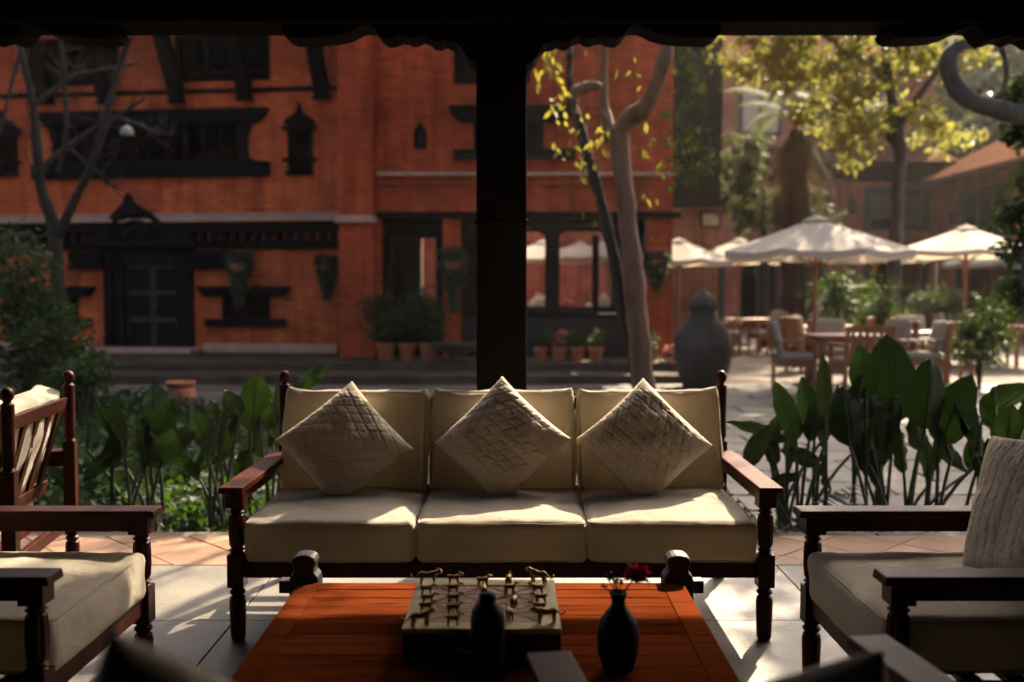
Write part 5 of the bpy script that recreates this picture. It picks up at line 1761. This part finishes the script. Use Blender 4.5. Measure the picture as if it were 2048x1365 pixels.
def shrub(name, pts_spec, Y, label, mat, leaf, n, group=None, depth=.6, cat='shrub'):
    root = empty(name, (0, 0, 0), 0, label, cat, group)
    cl = []
    m_ = MB()
    for px, py, rw, rh, share in pts_spec:
        yy = Y + random.uniform(-.2, .2)
        k_ = mpp(yy)
        cl.append(clumpy(int(n * share), at(px, py, yy), (rw * k_, depth, rh * k_), max(6, int(n * share) // 22), leaf[0] * 1.6))
        c0 = at(px, py, yy)
        bs_ = at(pts_spec[-1][0], 700, yy)
        m_.tube([(bs_.x, yy, -0.2), ((bs_.x + c0.x) / 2, yy + .05, (c0.z - .2) / 2), tuple(c0)], [.03, .022, .008], 6)
    m_.build('stems', 'bark_dark', root)
    P = np.vstack(cl)
    P[:, 2] = np.maximum(P[:, 2], -0.17)
    V, F = leaf_cloud(P, leaf[0], leaf[1], 0.3, 1.0)
    link('foliage', np_mesh('foliage', V, F, mat), root)
    return root


shrub('conical_shrub', [(35, 520, 60, 60, .16), (50, 590, 80, 60, .2), (80, 660, 90, 60, .24), (120, 720, 80, 50, .2), (100, 770, 100, 50, .2)], 10.2,
      'dark tapering shrub at the left edge before the brick house', 'leaf_shrub', (0.085, 0.04), 5200)
shrub('low_bush', [(180, 740, 40, 30, .5), (150, 770, 60, 30, .5)], 9.6, 'small rounded bush at the foot of the tapering shrub', 'leaf_shrub', (0.07, 0.035), 900)
shrub('fern_bush', [(1700, 585, 60, 35, .6), (1690, 620, 70, 30, .4)], 19.5, 'fern-like bush under the big parasol, behind the tables', 'leaf_shrub', (0.2, 0.05), 900, 'bushes in the courtyard', .5)
shrub('courtyard_bush', [(1760, 640, 45, 50, .6), (1770, 600, 30, 60, .4)], 17.6, 'upright bush between the two parasols', 'leaf_shrub', (0.14, 0.05), 700, 'bushes in the courtyard', .4)
shrub('courtyard_bush', [(1975, 640, 40, 40, .5), (1960, 690, 50, 35, .5)], 13.5, 'dark bush in a bed at the right of the tables', 'leaf_shrub', (0.13, 0.05), 900, 'bushes in the courtyard', .4)
shrub('courtyard_bush', [(1890, 600, 50, 25, .6), (1840, 600, 40, 22, .4)], 26.0, 'low bush before the right wing railing', 'leaf_shrub', (0.2, 0.07), 700, 'bushes in the courtyard', .4)

# ground cover in the left bed
n = 15000
gx = rng.uniform(-6.2, -1.25, n)
gy = rng.uniform(5.2, 11.0, n)
hgt = np.array([0.16 + 0.20 * max(0, noise.noise((a * .8, b_ * .8, 2.0)) + .35) for a, b_ in zip(gx, gy)])
keep = gx < -1.35 - 0.20 * (gy - 5.2)
gx, gy, hgt = gx[keep], gy[keep], hgt[keep]
gz = -0.2 + hgt * rng.uniform(0.25, 1.1, len(gx))
V, F = leaf_cloud(np.stack([gx, gy, gz], 1), 0.10, 0.06, 0.0, 0.9)
o = link('ground_cover', np_mesh('ground_cover', V, F, 'leaf_cover'))
tag(o, 'leafy green ground cover in the bed behind the left armchairs', 'ground cover', None, 'stuff')


# ================================================================== COURTYARD: PARASOLS, TABLES, CHAIRS
def parasol(px_, Y, r, apex_z, label, rot=0.0):
    X = at(px_, 575, Y).x
    root = empty('parasol', (X, Y, -0.16), rot, label, 'parasol', 'cream parasols in the courtyards')
    H = apex_z + 0.16
    drop = r * 0.36
    MB().tube([(0, 0, 0.05), (0, 0, H - 0.03)], 0.028, 10).build('pole', 'teak', root, 60)
    MB().lathe([(0.26, 0), (0.26, 0.05), (0.06, 0.07), (0.05, 0.25), (0.035, 0.25)], 16).build('base', 'stone_urn', root, 40)
    nseg, rings = 8, 6
    V, F = [], []
    sub = 4
    for j in range(rings + 1):
        t = j / rings
        for k_ in range(nseg * sub):
            a = 2 * PI * k_ / (nseg * sub)
            f = (k_ % sub) / sub
            sag = 0.045 * math.sin(PI * f) * t
            rr = r * t * (math.cos(PI / nseg) / math.cos((a % (2 * PI / nseg)) - PI / nseg))
            V.append((rr * math.cos(a), rr * math.sin(a), H - drop * (t ** 0.92) - sag))
    m_ = nseg * sub
    for j in range(rings):
        for k_ in range(m_):
            k2 = (k_ + 1) % m_
            F.append((j * m_ + k_, j * m_ + k2, (j + 1) * m_ + k2, (j + 1) * m_ + k_))
    can = MB().add(V, F).build('canopy', 'umbrella_cloth', root, 30)
    m2 = MB()
    vv = [V[rings * m_ + k_] for k_ in range(m_)]
    vl = [(x_ * 1.002, y_ * 1.002, z_ - 0.09) for x_, y_, z_ in vv]
    m2.add(vv + vl, [(k_, (k_ + 1) % m_, m_ + (k_ + 1) % m_, m_ + k_) for k_ in range(m_)])
    m2.build('valance', 'umbrella_cloth', can, 30)
    MB().lathe([(0.20, -0.035), (0.10, 0.005), (0.03, 0.03), (0.022, 0.045), (0.012, 0.065)], 16, (0, 0, H - 0.02)).build('vent', 'umbrella_cloth', can, 30)
    for k_ in range(nseg):
        a = 2 * PI * k_ / nseg
        e = Vector((r * .97 * math.cos(a), r * .97 * math.sin(a), H - drop - 0.02))
        rib = MB().tube([(0, 0, H - 0.05), e], 0.012, 5).build('rib', 'teak', root)
        mid_ = Vector((0, 0, H - 0.05)).lerp(e, .5)
        MB().tube([(0, 0, H - drop - 0.25), mid_], 0.011, 5).build('strut', 'teak', rib)
    MB().lathe([(0.05, 0), (0.05, 0.12)], 10, (0, 0, H - drop - 0.32)).build('hub', 'teak', root)
    return root


parasol(1630, 14.2, 1.36, at(1625, 434, 14.2).z, 'nearest big cream parasol over the wooden tables', R(10))
parasol(1930, 19.5, 1.38, at(1930, 452, 19.5).z, 'cream parasol at the right edge of the court', R(30))
parasol(1478, 24.5, 1.35, at(1478, 478, 24.5).z, 'white parasol half behind the nearest one, to its left', R(5))
parasol(1748, 25.5, 1.35, at(1748, 478, 25.5).z, 'white parasol half behind the nearest one, to its right', R(18))
parasol(1985, 27.0, 1.30, at(1985, 492, 27.0).z, 'far white parasol below the right-edge parasol', R(25))
parasol(1356, 20.5, 1.20, at(1356, 478, 20.5).z, 'parasol cut off by the red house corner', R(12))
parasol(1085, 25.5, 1.25, at(1085, 482, 25.5).z, 'left of three parasols seen through the red house', R(12))
parasol(1160, 29.5, 1.25, at(1160, 484, 29.5).z, 'middle of three parasols seen through the red house', R(12))
parasol(1216, 25.0, 1.25, at(1216, 478, 25.0).z, 'right of three parasols seen through the red house', R(25))

# sunny flower beds in the rear court, seen through the ground floor
for px, mat, lb in ((1075, 'white_petal', 'white flowering bush seen through the red house, leftmost'), (1140, 'pink_petal', 'pink flowering bush seen through the red house'), (1190, 'white_petal', 'white flowering bush seen through the red house, centre'),
                    (825, 'white_petal', 'white flowering bush seen through the glazed door')):
    p = at(px, 620, 22.8)
    sh = shrub('flowering_bush', [(px, 622, 34, 22, .6), (px, 640, 30, 20, .4)], 23.4, lb, 'leaf_cover', (0.12, 0.06), 420, 'flowering bushes in the rear court', .35)
    V, F = leaf_cloud(clumpy(420, at(px, 616, 23.2), (34 * mpp(23.2), .35, 20 * mpp(23.2)), 14, .12), 0.12, 0.10, -.3, 1.0)
    link('blossom', np_mesh('blossom', V, F, mat), sh)


def garden_chair(loc, rz, label, cushion=True, back_cushion=True):
    root = empty('garden_chair', loc, rz, label, 'chair', 'wooden chairs in the courtyard')
    w, d = 0.28, 0.26
    for sx in (-1, 1):
        MB().box(sx * w - .025, sx * w + .025, -d - .025, -d + .025, 0, 0.66).build('leg', 'teak', root, None, 0.004)
        MB().prism([(d - .025, 0), (d + .025, 0), (d + .03, .45), (d + .12, .92), (d + .07, .92), (d - .02, .45)], sx * w - .022, sx * w + .022, 'x').build('leg', 'teak', root, None, 0.004)
        MB().box(sx * w - .035, sx * w + .035, -d - .04, d + .02, 0.662, 0.69).build('arm', 'teak', root, None, 0.005)
        MB().box(sx * w - .015, sx * w + .015, -d + .026, d - .026, 0.34, 0.40).build('side_rail', 'teak', root)
    MB().box(-w - .0, w + .0, -d - .02, d - .02, 0.402, 0.43).build('seat', 'teak', root, None, 0.004)
    MB().prism([(d + .068, .84), (d + .10, .84), (d + .115, .92), (d + .083, .92)], -w + .023, w - .023, 'x').build('top_rail', 'teak', root, None, 0.004)
    MB().prism([(d + .01, .50), (d + .04, .50), (d + .05, .55), (d + .02, .55)], -w + .023, w - .023, 'x').build('back_rail', 'teak', root)
    for k_ in range(6):
        x = -w + .06 + (2 * w - .12) * k_ / 5
        MB().prism([(d + .025, .551), (d + .04, .551), (d + .094, .839), (d + .079, .839)], x - .02, x + .02, 'x').build('slat', 'teak', root)
    if cushion:
        c = bm_obj(soft_box(.52, .50, .08, .03, 10, 10, 4, .012, random.random() * 9, .004), 'seat_cushion', 'cream_fabric', root)
        c.location = (0, -.01, .431)
    if back_cushion:
        c = bm_obj(soft_box(.50, .42, .09, .03, 10, 10, 4, .015, random.random() * 9, .004), 'back_cushion', 'cream_fabric', root)
        c.matrix_local = Matrix.Translation((0, d - .03, .73)) @ Matrix.Rotation(R(-11), 4, 'X') @ Matrix.Rotation(R(90), 4, 'X') @ Matrix.Translation((0, 0, -.045))
    return root


def garden_table(loc, w, d, label, rz=0.0):
    root = empty('garden_table', loc, rz, label, 'table', 'wooden tables in the courtyard')
    nb_ = 7
    for k_ in range(nb_):
        y0 = -d / 2 + d * k_ / nb_
        MB().box(-w / 2, w / 2, y0 + .004, y0 + d / nb_ - .004, .72, .75).build('top_board', 'teak', root)
    MB().box(-w / 2 + .06, w / 2 - .06, -d / 2 + .06, d / 2 - .06, .64, .718).build('apron', 'teak', root)
    for sx in (-1, 1):
        for sy in (-1, 1):
            MB().box(sx * (w / 2 - .08) - .03, sx * (w / 2 - .08) + .03, sy * (d / 2 - .08) - .03, sy * (d / 2 - .08) + .03, 0, .639).build('leg', 'teak', root, None, .004)
    return root


GZ = -0.133


def gpt(px, Y):
    return (at(px, 575, Y).x, Y, GZ if Y < 14.3 and px < 1900 else -0.164)


garden_table(gpt(1692, 13.55), 1.0, 0.8, 'wooden table under the nearest parasol')
garden_chair(gpt(1590, 13.3), R(75), 'chair facing right at the left end of the nearest parasol table', True, True)
garden_chair(gpt(1722, 12.55), R(182), 'dark chair seen from behind at the near side of the parasol table', True, False)
garden_chair(gpt(1768, 13.9), R(-72), 'chair with tall bright cushion at the right of the parasol table', True, True)
garden_chair(gpt(1672, 14.9), R(5), 'chair at the far side of the parasol table', True, True)
garden_table(gpt(1832, 15.2), 0.9, 0.8, 'wooden table between the two front parasols')
garden_chair(gpt(1842, 13.6), R(-100), 'bright cushioned chair before the second table, sideways on', True, True)
garden_chair(gpt(1896, 15.0), R(172), 'slatted chair with its dark back turned, right of the second table', False, False)
garden_chair(gpt(1835, 16.6), R(4), 'chair at the far side of the second table', True, True)
garden_table(gpt(1985, 17.6), 1.4, 0.8, 'long wooden table under the right-edge parasol')
garden_chair(gpt(1912, 18.3), R(60), 'chair at the left end of the long table', True, True)
garden_chair(gpt(1975, 18.9), R(2), 'chair at the far side of the long table', True, True)
garden_table(gpt(1495, 21.5), 0.9, 0.8, 'small wooden table left of the palm trunk')
garden_chair(gpt(1455, 20.8), R(80), 'brown chair left of the small table by the urn', True, True)
garden_chair(gpt(1532, 21.0), R(-85), 'brown chair right of the small table, beside the palm trunk', True, True)
garden_table(gpt(1655, 17.4), 1.0, 0.8, 'wooden table behind the nearest parasol pole')
garden_chair(gpt(1618, 16.9), R(100), 'chair with pale cushion behind the parasol pole', True, True)
garden_chair(gpt(1700, 17.0), R(-120), 'chair right of the table behind the parasol pole', False, False)


# ================================================================== AIR
hz = MB().box(-401, 401, -61, 701, -1.7, 17.0)
m_, nt_, out_ = new_mat('haze')
vol = N(nt_, 'ShaderNodeVolumePrincipled', i_Density=0.00042, i_Anisotropy=0.5)
vol.inputs['Color'].default_value = (0.95, 0.90, 0.80, 1)
nt_.links.new(vol.outputs[0], out_.inputs['Volume'])
haze = hz.build('haze', 'haze')
tag(haze, 'thin pale haze filling the courtyard air', None, None, 'stuff')
